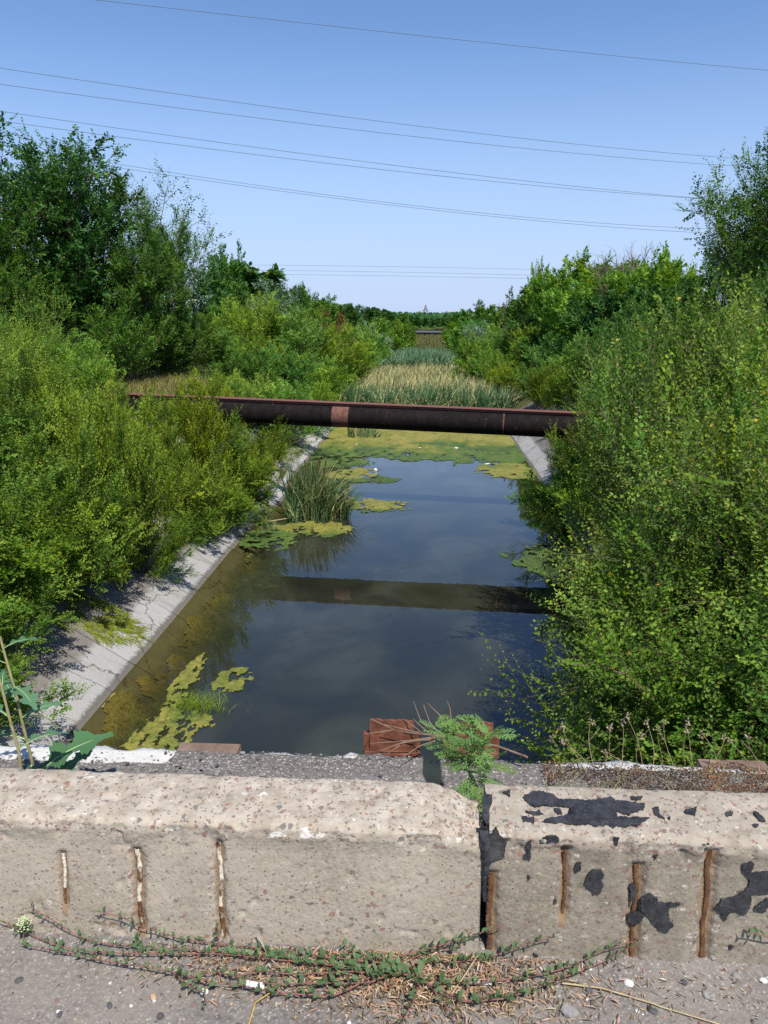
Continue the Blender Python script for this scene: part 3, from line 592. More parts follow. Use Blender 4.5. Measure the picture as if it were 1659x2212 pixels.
# ------------------------------------------------------------------ the pipe over the canal
pa, pb = np.array([-9.74, 25.45]), np.array([3.95, 23.58]); pd = (pb-pa)/np.linalg.norm(pb-pa); pang = math.atan2(pd[1], pd[0])
m = M('pipe_paint'); o = m.oc(); n1 = m.noise(m.map(o, (1, 1, .5)), 5, 6, .65); n2 = m.noise(m.map(o, (4, 4, .6)), 6, 5, .7); n3 = m.noise(o, 50, 3)
c = m.mix(m.mr(n1, .35, .7), (.006, .005, .005), (.018, .013, .012)); c = m.mix(m.mr(n2, .64, .70, 0, .6), c, (.11, .09, .08)); c = m.mix(m.mr(m.noise(o, 7, 5, .7), .66, .69), c, (.16, .062, .035))
PIPE = m.pr(c, .75, m.bump(m.ma('ADD', n2, n3), .5, .02), .12)
m = M('pipe_rust'); o = m.oc(); n1 = m.noise(o, 9, 6, .65); c = m.ramp(n1, [(.3, (.09, .04, .03)), (.55, (.17, .078, .058)), (.75, (.24, .12, .09))]); c = m.mix(m.mr(m.noise(o, 3, 5, .7), .58, .63, 0, .8), c, (.05, .035, .03)); PRUST = m.pr(c, .85, m.bump(n1, .4, .01), .25)
RAILM = simple('rail_rust', (.18, .075, .06), .85, .25, .3, 14)
pt_ = empty('pipe', (pa[0], pa[1], 3.08), pang); pt_.rotation_euler.y = .0202; tag(pt_, 'large black-coated steel pipe with rusty top rail crossing the canal', 'pipe')
def ppx(px): # distance along the pipe for a photo column
    d_ = ray(px, 890); A = np.array([[d_[0], -pd[0]], [d_[1], -pd[1]]]); s = np.linalg.solve(A, pa); return s[1]
def pipeseg(name, s0, s1, r, m, seed=0, dent=0):
    K, S = max(2, int((s1-s0)/.08)+1), 40; s = np.linspace(s0, s1, K); a = np.linspace(0, 2*pi, S, endpoint=False); SS, AA = np.meshgrid(s, a, indexing='ij')
    rr = r+.004*(fbm(SS*2, AA*2, 0, seed, 3)-.5)+.003*(fbm(SS*12, AA*8, 0, seed+1, 2)-.5)
    V = np.stack([SS, rr*np.cos(AA), rr*np.sin(AA)], -1).reshape(-1, 3); i = (np.arange(K-1)[:, None]*S+np.arange(S)[None]); j = (np.arange(K-1)[:, None]*S+(np.arange(S)+1)[None] % S)
    return obj(name, V, [np.stack([i, j, j+S, i+S], -1).reshape(-1, 4)], m, pt_, smooth=True)
b0, b1 = ppx(722), ppx(757); b2 = ppx(1088)
pipeseg('pipe_section', -.5, b0-.01, .358, PIPE, 1); pipeseg('bare_band', b0-.02, b1+.02, .354, PRUST, 4); pipeseg('pipe_section', b1, b2, .36, PIPE, 7)
pipeseg('weld_seam', b2-.01, b2+.05, .356, PRUST, 8); pipeseg('pipe_section', b2+.04, 21, .359, PIPE, 9)
for s in (b0-.05, b1+.02, ppx(600), ppx(920)): pipeseg('weld_ring', s-.01, s+.012, .366, PIPE, 3)
for (a, b) in ((-.4, ppx(560)), (ppx(560)+.006, ppx(880)), (ppx(880)+.006, 21)):
    V, f = bevbox(a, b, -.17, .17, .345, .42, .012); obj('top_rail', V, [f], RAILM, pt_)
    V, f = bevbox(a, b, -.215, .215, .421, .44, .006); obj('rail_flange', V, [f], RAILM, pt_)
# ------------------------------------------------------------------ broken concrete blocks by the pipe's left end
m = M('rubble_concrete'); o = m.pos(); n1 = m.noise(o, 2.5, 6, .65); n2 = m.noise(o, 22, 5, .7)
c = m.mix(n2, (.26, .235, .21), (.4, .37, .34)); c = m.mix(m.mr(n1, .45, .62, 0, .8), c, (.14, .12, .1)); RUB = m.pr(c, .93, m.bump(n2, .8, .03), .15)
for i, (px, py, Y_, sx, sy, sz, rx, ry, rz, lab) in enumerate([
    (375, 925, 24.5, .8, .7, .28, .3, .15, .3, 'cracked concrete lump lying just under the pipe at its left end'),
    (365, 955, 23.6, .75, .6, .28, .5, -.1, .1, 'tilted square concrete block below the cracked lump left of the pipe'),
    (450, 945, 24.0, .7, .5, .2, .2, .2, -.3, 'small concrete piece half hidden by shrubs under the pipe'),
    (575, 858, 28.5, .9, .7, .35, .1, .1, .4, 'pale concrete lump just behind the pipe beside the big bush')]):
    V, f = bevbox(-sx/2, sx/2, -sy/2, sy/2, -sz/2, sz/2, .03)
    bm = bmesh.new(); vv = [bm.verts.new(v) for v in V]; [bm.faces.new([vv[k] for k in q]) for q in f]; bmesh.ops.subdivide_edges(bm, edges=bm.edges[:], cuts=3, use_grid_fill=True)
    for v in bm.verts: q = np.array(v.co); n_ = np.array([fbm(q[0]*4, q[1]*4, q[2]*4, 60+k+i*3, 4)-.5 for k in range(3)]); v.co = q+n_*.14
    me = bpy.data.meshes.new('concrete_rubble'); bm.to_mesh(me); bm.free(); me.materials.append(RUB); o = link(bpy.data.objects.new('concrete_rubble', me))
    P_ = aty(px, py, Y_); P_[2] = float(Hh(P_[0], P_[1]))+sz*.3; o.location = P_; o.rotation_euler = (rx, ry, rz)
    tag(o, lab, 'concrete block')

# ------------------------------------------------------------------ plant kinds
KIND = {}
def cat3(parts):
    V = np.concatenate([p[0] for p in parts]); n = 0; F_ = []; A = []
    for p in parts: F_.append(p[1]+n); n += len(p[0]); A.append(p[2])
    by = {}
    for f in F_: by.setdefault(f.shape[1], []).append(f)
    return V, [np.concatenate(x) for x in by.values()], np.concatenate(A)
def tree_kind(name, seed, H, Rr, n1, n2, n3, nl, leaf, lm, lw=.3, tr=.16, t0=.12, bark=None, up=.3, bend=.5, shape=.45, twig=.7, droop=.15, leaves=True, wob=.12, fine=False, twt=False, top_up=.0):
    rg = np.random.default_rng(seed)
    T = polyl(np.zeros((1, 3)), np.array([[rg.normal(0, .06), rg.normal(0, .06), 1.]]), H*(.86 if not leaves else .72), 9, .3, .07, rg)
    Lf = lambda t, L: Rr*(.32+.95*np.sqrt(np.clip(1-((t-shape)/.62)**2, 0.0, 1)))
    B1, L1, i1, tt = kids(T, np.array([H]), n1, t0, 1., Lf, .65, 1.15, up, bend, wob, 6, rg)
    B2, L2, i2, _ = kids(B1, L1, n2, .18, 1., lambda t, L: L*.5*(1.1-.55*t), .5, 1.0, .18, .3, wob, 4, rg)
    B3, L3, i3, _ = kids(B2, L2, n3, .12, 1., lambda t, L: twig*(.6+.4*L/np.mean(L2)), .45, 1.0, .1, .15, wob, 4, rg)
    P = [tubes(T, tr, tr*.2, 8), tubes(B1, tr*.38, tr*.06, 5), tubes(B2, tr*.13, tr*.03, 4)]
    if twt or not leaves: P.append(tubes(B3, tr*.05, tr*.015, 3))
    V, F_, _ = cat3([(a, b, np.zeros(len(a))) for a, b in P])
    tm = mesh('trunk', V, F_, bark or BARK)
    if not leaves: KIND[name] = (tm, None, H); return
    cv = rg.random(len(B2)); bv = np.clip(cv[i3]+rg.normal(0, .12, len(B3)), 0, 1)
    Vl, Fl, v = leafset(B3, L3, nl, leaf, lw, rg, fine, droop, bv)
    KIND[name] = (tm, mesh('crown', Vl, [Fl], lm, {'v': v}), H)
def bush_kind(name, seed, H, n0, n1, n2, nl, leaf, lm, lw=.3, tilt=.9, up=.9, twig=.42, fine=False, bark=None, loose=.5, droop=.12, st=.016, wob=.12, up2=.35):
    rg = np.random.default_rng(seed); a = np.arange(n0)*2.4+rg.random(n0); ti = rg.uniform(.05, tilt, n0)
    base = np.stack([np.cos(a), np.sin(a), 0*a], 1)*rg.uniform(.02, .25, n0)[:, None]; d = np.stack([np.cos(a)*np.sin(ti), np.sin(a)*np.sin(ti), np.cos(ti)], 1)
    L0 = H*rg.uniform(.72, 1.04, n0)*(1-.12*ti); S = polyl(base, d, L0, 8, up*.35, wob*.7, rg)
    B1, L1, i1, t1 = kids(S, L0, n1, .14, 1., lambda t, L: H*.34*(1.15-.75*t), .5, 1.0, .25, up2, wob, 5, rg)
    B2, L2, i2, _ = kids(B1, L1, n2, .1, 1., lambda t, L: twig*(.55+.6*L/np.mean(L1)), .45, .9, .15, .2, wob, 4, rg)
    V, F_, _ = cat3([(a_, b_, np.zeros(len(a_))) for a_, b_ in (tubes(S, st, st*.3, 5), tubes(B1, st*.4, st*.14, 4), tubes(B2, st*.16, st*.08, 3))])
    cv = rg.random(len(S)); bv = np.clip(cv[i1][i2]*.7+.3*rg.random(len(B2)), 0, 1)
    # shoots at the ends of the stems
    Vl, Fl, v = leafset(B2, L2, nl, leaf, lw, rg, fine, droop, bv, loose=loose)
    V2, F2, v2 = leafset(S[:, 4:], L0*.5, nl*3, leaf, lw, rg, fine, droop, cv, loose=loose)
    Vl, Fl, v = cat3([(Vl, Fl, v), (V2, F2, v2)])
    KIND[name] = (mesh('stems', V, F_, bark or TWIG), mesh('foliage', Vl, Fl, lm, {'v': v}), H)
bush_kind('elmA', 1, 3.4, 13, 12, 14, 17, .052, LM['elm'], tilt=1.05, twig=.5, lw=.34, st=.014, loose=.28, up=.35, up2=.05, bark=TWIGD)
bush_kind('elmB', 2, 3.2, 13, 12, 13, 17, .050, LM['elm'], tilt=1.35, twig=.55, lw=.34, st=.012, loose=.28, up=.2, up2=-.05)
bush_kind('elmC', 33, 3.2, 12, 11, 10, 15, .066, LM['elm'], fine=True, tilt=1.1, twig=.55, lw=.33, st=.014, loose=.3)
bush_kind('limeA', 3, 2.8, 13, 9, 11, 13, .072, LM['lime'], tilt=.8, twig=.40, lw=.36, st=.012, bark=TWIGD)
bush_kind('limeB', 4, 2.6, 12, 9, 11, 13, .072, LM['lime'], tilt=1.15, twig=.42, lw=.36, st=.012, bark=TWIGD)
bush_kind('darkA', 5, 2.6, 13, 10, 11, 12, .074, LM['elm'], tilt=1.1, twig=.38, lw=.38, st=.012, bark=TWIGD)
bush_kind('midA', 6, 4.0, 13, 9, 9, 11, .15, LM['mid'], tilt=.9, twig=.6, st=.025, lw=.36)
bush_kind('midB', 7, 4.0, 14, 9, 9, 11, .14, LM['elm'], tilt=1.0, twig=.6, st=.025, lw=.36)
bush_kind('midL', 8, 3.6, 13, 9, 9, 11, .12, LM['lime'], tilt=1., twig=.5, st=.025, lw=.36)
bush_kind('grey', 9, 4.5, 12, 9, 7, 9, .19, LM['grey'], lw=.24, tilt=.8, twig=.7, st=.03)
bush_kind('farA', 10, 4.5, 12, 8, 7, 8, .33, LM['mid'], tilt=1.0, twig=.8, st=.03, lw=.38)
bush_kind('farB', 11, 4.5, 12, 8, 7, 8, .32, LM['elm'], tilt=1.0, twig=.8, st=.03, lw=.38)
bush_kind('red', 12, 2.4, 12, 10, 8, 10, .06, LM['rust'], tilt=1.1, twig=.35, lw=.36, st=.012)
tree_kind('bigA', 21, 10, 4.0, 28, 8, 12, 13, .19, LM['dark'], t0=.04, lw=.36, shape=.6, up=.38)
tree_kind('bigB', 22, 10, 3.6, 26, 8, 12, 13, .18, LM['dark'], shape=.55, t0=.04, lw=.36, up=.38)
tree_kind('feather', 23, 11, 4.0, 24, 10, 15, 14, .15, LM['dark'], lw=.3, twig=.85, wob=.17, droop=.3, t0=.04)
tree_kind('pale', 24, 9, 3.0, 16, 7, 8, 9, .15, LM['grey'], tr=.12, t0=.3)
tree_kind('treeA', 25, 9, 3.4, 20, 7, 9, 10, .34, LM['dark'], t0=.05, lw=.38)
tree_kind('treeB', 26, 9, 3.2, 20, 7, 9, 10, .32, LM['mid'], shape=.4, t0=.05, lw=.38)
tree_kind('treeC', 27, 9, 2.9, 18, 7, 9, 10, .30, LM['mid'], shape=.5, t0=.05, lw=.38)
tree_kind('treeG', 28, 7, 2.8, 16, 7, 8, 9, .27, LM['grey'], lw=.26, t0=.05)
tree_kind('far1', 29, 9, 3.8, 16, 6, 6, 7, .75, LM['dark'], lw=.42, t0=.03)
tree_kind('far2', 30, 9, 3.6, 16, 6, 6, 7, .7, LM['mid'], lw=.42, t0=.03)
tree_kind('dead', 31, 8, 2.6, 13, 6, 5, 1, .1, None, bark=DEAD, leaves=False, tr=.24, t0=.35, up=.5)
for k_, (a_, b_, c_) in list(KIND.items()):
    q = np.zeros(len((b_ or a_).vertices)*3, np.float32); (b_ or a_).vertices.foreach_get('co', q); KIND[k_] = (a_, b_, float(np.percentile(q[2::3], 99.7)))
print('leaf tris', sum(len(k[1].polygons) for k in KIND.values() if k[1]))
SPEC = dict(elmA='elm shrub', elmB='elm shrub', limeA='shrub', limeB='shrub', darkA='shrub')
def plant(kind, loc, sz, w=1., rz=None, name='shrub', label=None, cat='shrub', group=None, tint=(1, 1, 1), lean=None):
    tm, cm, H = KIND[kind]; t = empty(name, loc, R.random()*6.28 if rz is None else rz); t.scale = (sz*w, sz*w, sz); tag(t, label, cat, group)
    if lean is not None:
        t.rotation_mode = 'QUATERNION'; from mathutils import Quaternion
        t.rotation_quaternion = Quaternion((0, 1, 0), lean) @ Quaternion((0, 0, 1), R.random()*6.28)
    o = bpy.data.objects.new(tm.name.split('.')[0], tm); link(o, t)
    if cm: o = bpy.data.objects.new(cm.name.split('.')[0], cm); link(o, t); o.color = (*tint, 1)
    return t
def place(kind, px, pt, Y_, w=1., name='shrub', label=None, cat='shrub', group=None, tint=(1, 1, 1), lean=True, side=None):
    P = aty(px, pt, Y_); X_ = P[0]; xb = X_; ln = None
    if side == 'R' or (side is None and px > 925): xb = max(X_, 6.1 if 12.5 < Y_ < 19.6 else 4.75)
    else: xb = min(X_, -7.0 if Y_ < 14.2 else -6.2)
    zb = float(Hh(xb, Y_)); h = (P[2]-zb)/KIND[kind][2]
    if abs(xb-X_) > .3: ln = max(-.75, min(.75, math.atan2((X_-xb)*.75, max(P[2]-zb, .4)*.8))); h = h/math.cos(ln)*1.0
    return plant(kind, (xb, Y_, zb-.05), max(h, .25), w, None, name, label, cat, group, tint, ln)

RG, LG = 'elm shrubs crowding the right bank by the bridge', 'shrubs crowding the left bank by the bridge'
# right bank, near
near_r = [(1330,1275,8.2,1.1),(1430,1215,8.8,1.1),(1260,1300,9.0,1.0),(1500,1120,8.4,1.),(1585,1040,7.6,1.),(1665,930,8.2,1.),(1740,840,9,1.),(1400,1400,7,1.2),(1520,1350,6.4,1.2),(1630,1250,6,1.2),
  (1490,585,12.5,.75),(1430,640,13.4,.8),(1560,660,12,.75),(1650,700,11,.8),(1580,800,10.3,.9),(1400,780,14.5,.9),(1640,860,9.4,.9),(1400,1040,12.5,1.),(1560,960,9.2,1.),(1620,650,14,.8)]
for i, (px, pt, Y_, w_) in enumerate(near_r):
    place('elmC' if pt < 900 and i % 3 else ('elmA' if i % 2 else 'elmB'), px+(45 if pt > 1000 else 15), pt+(25 if pt < 900 else 0), Y_, w_*.8, 'elm_shrub', 'green elm shrub with toothed leaves in the thicket covering the near right bank', 'shrub', RG, tint=[(1, 1, 1), (1.2, 1.06, .85), (.82, .95, .95), (1.08, 1.05, .9), (.9, 1, 1)][i % 5])
mid_r = [('darkA',1185,935,21.5,1.2,(.6,.85,.7)),('darkA',1240,1000,19,1.2,(.7,.9,.8)),('red',1265,1030,17.5,1.2,(1.1,1,1)),('darkA',1290,930,20,1.1,(.8,.9,.8)),('red',1260,925,23,1.1,(1,1,.9)),('elmA',1310,850,21,1.,(.9,.9,1)),
  ('limeA',1215,885,26,1.,(1,1,.9)),('elmB',1370,800,19,.9,(.9,1,.9)),('limeB',1290,815,27,1.,(.9,.95,.9)),('elmA',1340,760,25,1.,(.9,1,.9)),('darkA',1400,720,24,1.,(.8,.9,.9)),('limeA',1185,790,37,.9,(1.1,1.05,.9)),('midL',1150,780,41,.9,(.8,.9,.9)),
  ('elmB',1450,700,20,.9,(.85,.95,.9)),('midA',1520,680,22,1.,(.75,.9,.9)),('midA',1600,640,20,1.,(.8,.9,.9)),('midB',1230,760,36,1.,(.8,.9,.85)),('midA',1290,700,36,1.,(.7,.85,.85)),('midA',1360,650,32,1.,(.75,.9,.9)),('darkA',1360,1000,16.5,1.,(.8,.9,.85))]
for (k, px, pt, Y_, w_, ti) in mid_r:
    place(k, px+22, pt, Y_, w_*.72, 'shrub', {'darkA': 'dark leafy shrub hanging over the right waterline near the pipe', 'red': 'shrub with reddening leaves in the right bank thicket below the pipe', 'limeA': 'bright yellow-green shrub at the right end of the pipe', 'limeB': 'yellow-green shrub above the right end of the pipe'}.get(k, 'mid green shrub on the right bank level with the pipe'), 'shrub', {'darkA': 'dark shrubs over the right waterline', 'red': 'reddening shrubs on the right bank'}.get(k, 'shrubs around the right end of the pipe'), ti)
# left bank, near
near_l = [('limeA',30,700,19,1.,(.95,1,1)),('limeB',70,790,15.5,1.,(1,1,1)),('limeA',140,790,17,1.,(1,1,1)),('limeA',235,815,14.5,.62,(1.15,1.1,1)),('limeA',205,850,14.8,.7,(1.1,1.05,1)),('limeA',300,850,15.5,.7,(1.1,1.1,1)),('limeB',190,930,13,.9,(1,1,1)),
  ('limeA',455,815,20.5,.7,(1.05,1,.95)),('limeB',520,880,21.5,1.0,(1,1,.9)),('darkA',570,960,22,1.1,(.9,.95,.8)),('limeB',560,1045,20.3,1.3,(1.2,1.1,1)),('darkA',545,1105,18.3,1.3,(1,1,.9)),('darkA',440,1125,15.7,1.0,(1,.95,.8)),
  ('darkA',285,1060,13.8,.9,(1,1,1)),
  ('limeB',100,840,19.5,1.1,(1,1,1)),('limeB',610,900,24,.9,(.95,.9,.8)),('darkA',640,915,29,1.1,(1,.85,.7)),
  ('elmA',10,620,17,.9,(1.3,1.2,1)),('limeA',370,830,22,.9,(1,1,1)),('limeB',270,840,21,1.,(1.1,1.05,1)),('limeB',180,820,22,1.,(1.1,1.05,1)),('limeB',420,905,19,.9,(1.2,1.1,1))]
for (k, px, pt, Y_, w_, ti) in near_l:
    place(k, px-12, pt, Y_, w_*.74, 'shrub', {'limeA': 'upright yellow-green shrub on the left bank between bridge and pipe', 'limeB': 'spreading yellow-green shrub on the left bank between bridge and pipe', 'darkA': 'darker small-leaved shrub low on the left bank', 'elmA': 'taller elm shrub at the left edge of the view'}[k], 'shrub', {'limeA': 'upright shrubs on the left bank', 'limeB': 'spreading shrubs on the left bank', 'darkA': 'low dark shrubs on the left bank'}.get(k), ti)

for (k, xx, Y_, hh_, w_) in [('limeB',-5.75,18.9,1.35,1.),('darkA',-5.65,20.2,1.5,1.1),('darkA',-5.7,21.6,1.5,1.1),('limeB',-5.9,23.3,1.5,1.),('darkA',-6.1,24.8,1.6,1.),('darkA',-6.0,9.2,1.35,1.1),('darkA',-6.6,10.0,1.6,1.),('darkA',-7.0,11.0,1.7,1.),('darkA',-7.4,12.0,1.8,1.),('darkA',-7.2,10.6,2.3,1.1),('darkA',-7.2,12.9,2.0,1.),('darkA',-7.6,11.8,2.4,1.1),('darkA',-7.3,9.3,2.0,1.1),('darkA',-6.75,8.3,1.15,.9),('darkA',-7.2,12.2,1.6,1.),('darkA',-7.1,7.2,1.3,1.),('darkA',-8.1,8.8,2.0,1.),('darkA',-8.3,10.3,2.2,1.),('darkA',-8.4,11.8,2.4,1.),
   ('darkA',-8.4,13.3,2.3,1.),('limeB',-9.2,9.8,2.7,1.),('limeB',-9.5,11.5,2.8,1.),('limeA',-9.6,13.3,2.9,1.),('limeB',-9.5,15,2.6,1.),('limeA',-11,12.6,2.6,1.),('limeB',-11.4,14.8,2.6,1.),('limeA',-11.3,17,2.6,1.),('limeB',-9.6,17.2,2.1,1.),('limeB',-12.5,19,2.6,1.),('limeB',-10.5,19.5,2.0,1.),('limeA',-13,16,3.2,1.)]:
    z_ = float(Hh(xx, Y_)); plant(k, (xx, Y_, z_-.05), hh_/KIND[k][2], w_*1.12, None, 'shrub', 'darker small-leaved shrub beside the bare concrete slope at the lower left' if k == 'darkA' else 'yellow-green shrub in the dense thicket high on the left bank', 'shrub', 'shrubs at the left waterline' if xx > -6.2 and Y_ > 18 else 'small-leaved shrubs at the lower left' if k == 'darkA' else 'thicket shrubs high on the left bank', (1.05, 1.05, 1) if k == 'darkA' else (.95, 1., 1.))
# skyline trees: (kind, column, top row, distance, width, tint, name, label, group)
T = []
big = [('bigA',95,283,35,1.0,(.9,1,1.05),'tallest dark tree on the left, ragged top just under the wires'),('bigB',200,335,36,.95,(.95,1,1),'dark tree right of the tallest one on the left'),('bigB',-30,400,32,1.,(1.1,1.1,.9),'dark tree cut by the left edge of the view'),
 ('bigA',335,455,38,.66,(1.2,1.2,.95),'rounded green tree at the right end of the left tree group'),('pale',325,355,43,1.,(.8,.9,.85),'pale sparse tree with see-through crown between the dark trees'),('bigB',270,520,34.5,.9,(1.25,1.25,1),'lower broad tree in front of the pale sparse one'),
 ('bigA',150,560,33.5,1.,(1.2,1.2,1),'low dense tree standing at the edge of the dry grass'),('bigA',10,560,30,.9,(1.5,1.4,1),'lighter green low tree at the far left edge'),
 ('feather',1610,268,25.5,.85,(1.35,1.25,.9),'tall feathery elm on the right with overhanging limb'),('feather',1535,470,28,.75,(1.1,1.1,.9),'lower elm crown left of the tall feathery elm'),('feather',1690,300,24,.85,(1.1,1.1,.9),'feathery elm cut by the right edge of the view'),('feather',1650,520,20.5,.8,(.9,1,.9),'dark elm crown under the tall feathery elm'),
 ('dead',1395,518,50,.9,(1,1,1),'bare dead tree with red-brown branches above the right thicket'),('dead',1335,540,52,.8,(1,1,1),'smaller bare dead tree left of the other dead tree'),('dead',845/1.0*0+1098,640,75,.5,(1,1,1),'small bare treetop sticking out of the right-hand bushes')]
for (k, px, pt, Y_, w_, ti, lab) in big:
    place(k, px+(80 if k == 'feather' else 0), pt, Y_, w_*(1.05 if k[:3] == 'big' else 1), 'dead_tree' if k == 'dead' else 'tree', lab, 'tree', None, ti)
rowL = [('treeB',490,528,70,.62),('treeA',450,570,64,.8),('treeA',540,585,76,.9),('treeG',590,602,72,.9),('treeA',630,618,88,.7),('treeC',655,612,92,.6),('treeA',612,640,100,1),('treeC',690,636,84,.9),('treeA',725,655,110,.9),('treeA',765,655,125,.9),('far1',800,667,150,1),('far1',840,672,175,1),('far2',875,678,200,1),('treeA',520,620,66,1),('treeB',470,640,55,.9),('treeG',560,640,66,1.1),('far2',745,668,140,1.1),('treeC',705,650,84,1),('far2',820,684,140,1.),('far1',905,684,260,1.)]
rowR = [('treeC',1260,543,56,.9),('treeB',1205,580,57,.9),('treeC',1168,563,60,.33),('treeC',1320,556,53,1.),('treeB',1385,570,50,1.),('treeC',1440,533,47,.7),('treeB',1480,560,42,.9),('treeB',1130,625,70,.9),('treeC',1090,658,86,.9),('treeB',1040,650,112,.9),('far2',1005,668,140,.9),('far1',985,683,180,1),('treeB',1240,610,50,1.1),('treeA',1350,620,44,1.1),('treeA',1290,640,46,1.1),('treeA',1420,620,38,1.),('treeA',1200,650,52,1.1),('treeA',1160,660,60,1.),('far2',1065,676,105,1.),('treeA',1490,600,34,1.),('far2',1015,684,150,1.)]
for lst, s_, col_ in ((rowL, 'left', None), (rowR, 'right', None)):
    for (k, px, pt, Y_, w_) in lst:
        g_ = {'treeG': 'silvery grey-green tree in the row along the far %s bank', 'far1': 'distant dark tree in the row closing in on the %s of the canal', 'far2': 'distant green tree in the row closing in on the %s of the canal'}.get(k, 'green tree in the continuous row along the far %s bank') % s_
        if (px, pt) == (490, 528): g_2, gr = 'round-topped tree standing above the left row beside the big dark trees', None
        elif (px, pt) == (1168, 563): g_2, gr = 'small lone tuft-topped tree rising at the left end of the right tree mass', None
        else: g_2, gr = g_, 'trees along the far %s bank' % s_
        ti = (1.5, 1.4, 1.0) if s_ == 'right' and k in ('treeC', 'treeB') and px > 1150 else (.9, 1., 1.)
        place(k, px, pt, Y_, w_, 'tree', g_2, 'tree', gr, ti)
bushes = [('midB',500,645,47,.9),('midB',560,630,50,.9),('midA',620,652,50,1.),('midB',680,668,55,1.),('midL',730,690,62,1.),('grey',800,694,82,.9),('midB',775,700,70,1.),('farB',840,700,95,1.),('farA',875,702,115,1.),('farB',898,704,150,.9),('midA',600,740,41,1.1),('midB',660,760,42,1.1),('midB',700,770,45,1.),('midA',590,800,34,1.1),('midB',640,820,33,.9),('midB',700,830,38,.9),('midL',530,800,32,1.),('midA',470,700,42,1.),('midB',740,740,56,1.),('midL',780,730,66,1.),('farB',820,725,80,1.),('farB',860,722,100,1.),('midL',480,800,30,.8),('midB',560,720,42,1.),('midA',520,740,38,1.),
 ('farB',1000,692,110,1.),('farA',1030,690,95,1.),('midB',1060,700,66,1.),('midB',1020,738,62,.9),('midA',1110,690,62,1.),('midB',1160,700,54,1.),('midA',1200,720,48,1.),('midA',1130,740,52,1.),('midL',1060,750,58,.9),('midL',1100,780,49,.8),('midA',1250,720,42,1.),('midB',1300,740,38,1.),('midA',1180,770,43,1.),('grey',1050,690,92,.9),('farB',985,700,140,.9),('farA',970,705,185,.8),('farB',925,706,235,.5),
 ('midL',440,800,27,.8),('midA',250,640,33,.8),('limeB',60,690,23,1.2),('limeB',10,760,21,1.2),('midB',120,700,28,1.),('midL',215,770,30,.7),('limeB',110,760,24,1.2)]
for (k, px, pt, Y_, w_) in bushes:
    s_ = 'left' if px < 925 else 'right'
    if (px, pt) == (1020, 738): lab, gr = 'rounded green bush at the right edge of the reeds', None
    else: lab = {'grey': 'silvery grey-green bush among the greener ones on the %s bank', 'midL': 'yellowish green bush on the %s bank behind the pipe', 'limeB': 'yellow-green shrub in front of the trees at the left edge'}.get(k, 'green bush in the unbroken hedge of bushes along the %s bank behind the pipe'); lab = lab % s_ if '%' in lab else lab; gr = 'bushes along the %s bank behind the pipe' % s_
    place(k, px, pt, Y_, w_*1.08, 'bush', lab, 'bush', gr, [(.95, 1.1, 1.1), (.85, 1.05, 1.), (1.15, 1.15, 1.)][int(px) % 3])
for (px, pt, Y_) in ((300, 640, 37), (350, 700, 38.5), (270, 660, 37), (390, 660, 40)): place('midA', px, pt, Y_, 1.1, 'bush', 'dark leafy bush filling the foot of the big left trees', 'bush', 'bushes at the foot of the big left trees', (.75, .85, .85))
for (px, pt, Y_) in ((690, 690, 60), (705, 668, 62)): place('red', px, pt, Y_, .9, 'bush', 'rusty brown drying bush in the green left bank row' if px == 690 else 'orange-leaved treetop in the green left bank row', 'bush', None, (1.5, .9, .7))
# banks further off, outside the skyline list: keep the rows unbroken when seen from the side
for (px, pt, Y_, w_) in ((922, 684, 300, 1), (950, 687, 310, 1.1), (978, 685, 290, 1), (938, 690, 270, .9), (962, 691, 262, .9)): place('far1', px, pt, Y_, w_, 'tree', 'small distant tree right behind the far pipe bridge', 'tree', 'trees closing the canal behind the far pipe bridge', (1, 1.05, 1.1), side='R' if px > 925 else 'L') if False else plant('far1', (float(aty(px, pt, Y_)[0]), Y_, float(Hh(aty(px, pt, Y_)[0], Y_))), (float(aty(px, pt, Y_)[2])-float(Hh(aty(px, pt, Y_)[0], Y_)))/KIND['far1'][2], w_*1.2, None, 'tree', 'small distant tree right behind the far pipe bridge', 'tree', 'trees closing the canal behind the far pipe bridge', (1, 1.05, 1.1))
for i in range(18):
    s_ = 'left' if i % 2 else 'right'; Y_ = 60+i*14; xx = (-14-R.random()*16) if i % 2 else (14+R.random()*16)
    plant('far1' if i % 3 else 'far2', (xx, Y_, float(Hh(xx, Y_))-.1), R.uniform(.55, .75) if Y_ > 110 else R.uniform(.6, .8), 1.2, None, 'tree', 'tree standing further back behind the %s bank row' % s_, 'tree', 'trees further back on the %s' % s_)

# far woods closing the view
def scatter_leaves(pts, size, rg, vert=.5):
    n = len(pts); D = norm(rg.normal(0, 1, (n, 3))+np.array([0, 0, .3])); U = norm(rg.normal(0, .6, (n, 3))+np.array([0, -.4, .8])); S = norm(np.cross(D, U))
    s = size[:, None] if np.ndim(size) else size
    V = np.stack([pts-D*s*.5, pts+S*s*.35, pts+D*s*.5, pts-S*s*.35], 1); b = np.arange(n)[:, None]*4
    return V.reshape(-1, 3), np.concatenate([b+np.array([0, 1, 2]), b+np.array([0, 2, 3])])
n = 34000; ax = R.uniform(-260, 260, n); ay = 330+R.random(n)*60+np.abs(ax)*.1; cell = np.floor(ax/9)
th = 8.6+2.6*fbm(ax*.09, ay*.05, 0, 91, 4)+1.6*(fbm(ax*.3, ay*.2, 0, 92, 3)-.5); zz = 1.8+th*R.random(n)**.55*.62
V, f = scatter_leaves(np.stack([ax, ay, zz], 1), R.uniform(.9, 1.8, n), R)
n2_ = 16000; bx_ = R.uniform(-60, 70, n2_); by_ = R.uniform(246, 330, n2_); bz_ = Hh(bx_, by_)*.8+4.6*fbm(bx_*.12, by_*.1, 0, 95, 4)*R.random(n2_)**.6
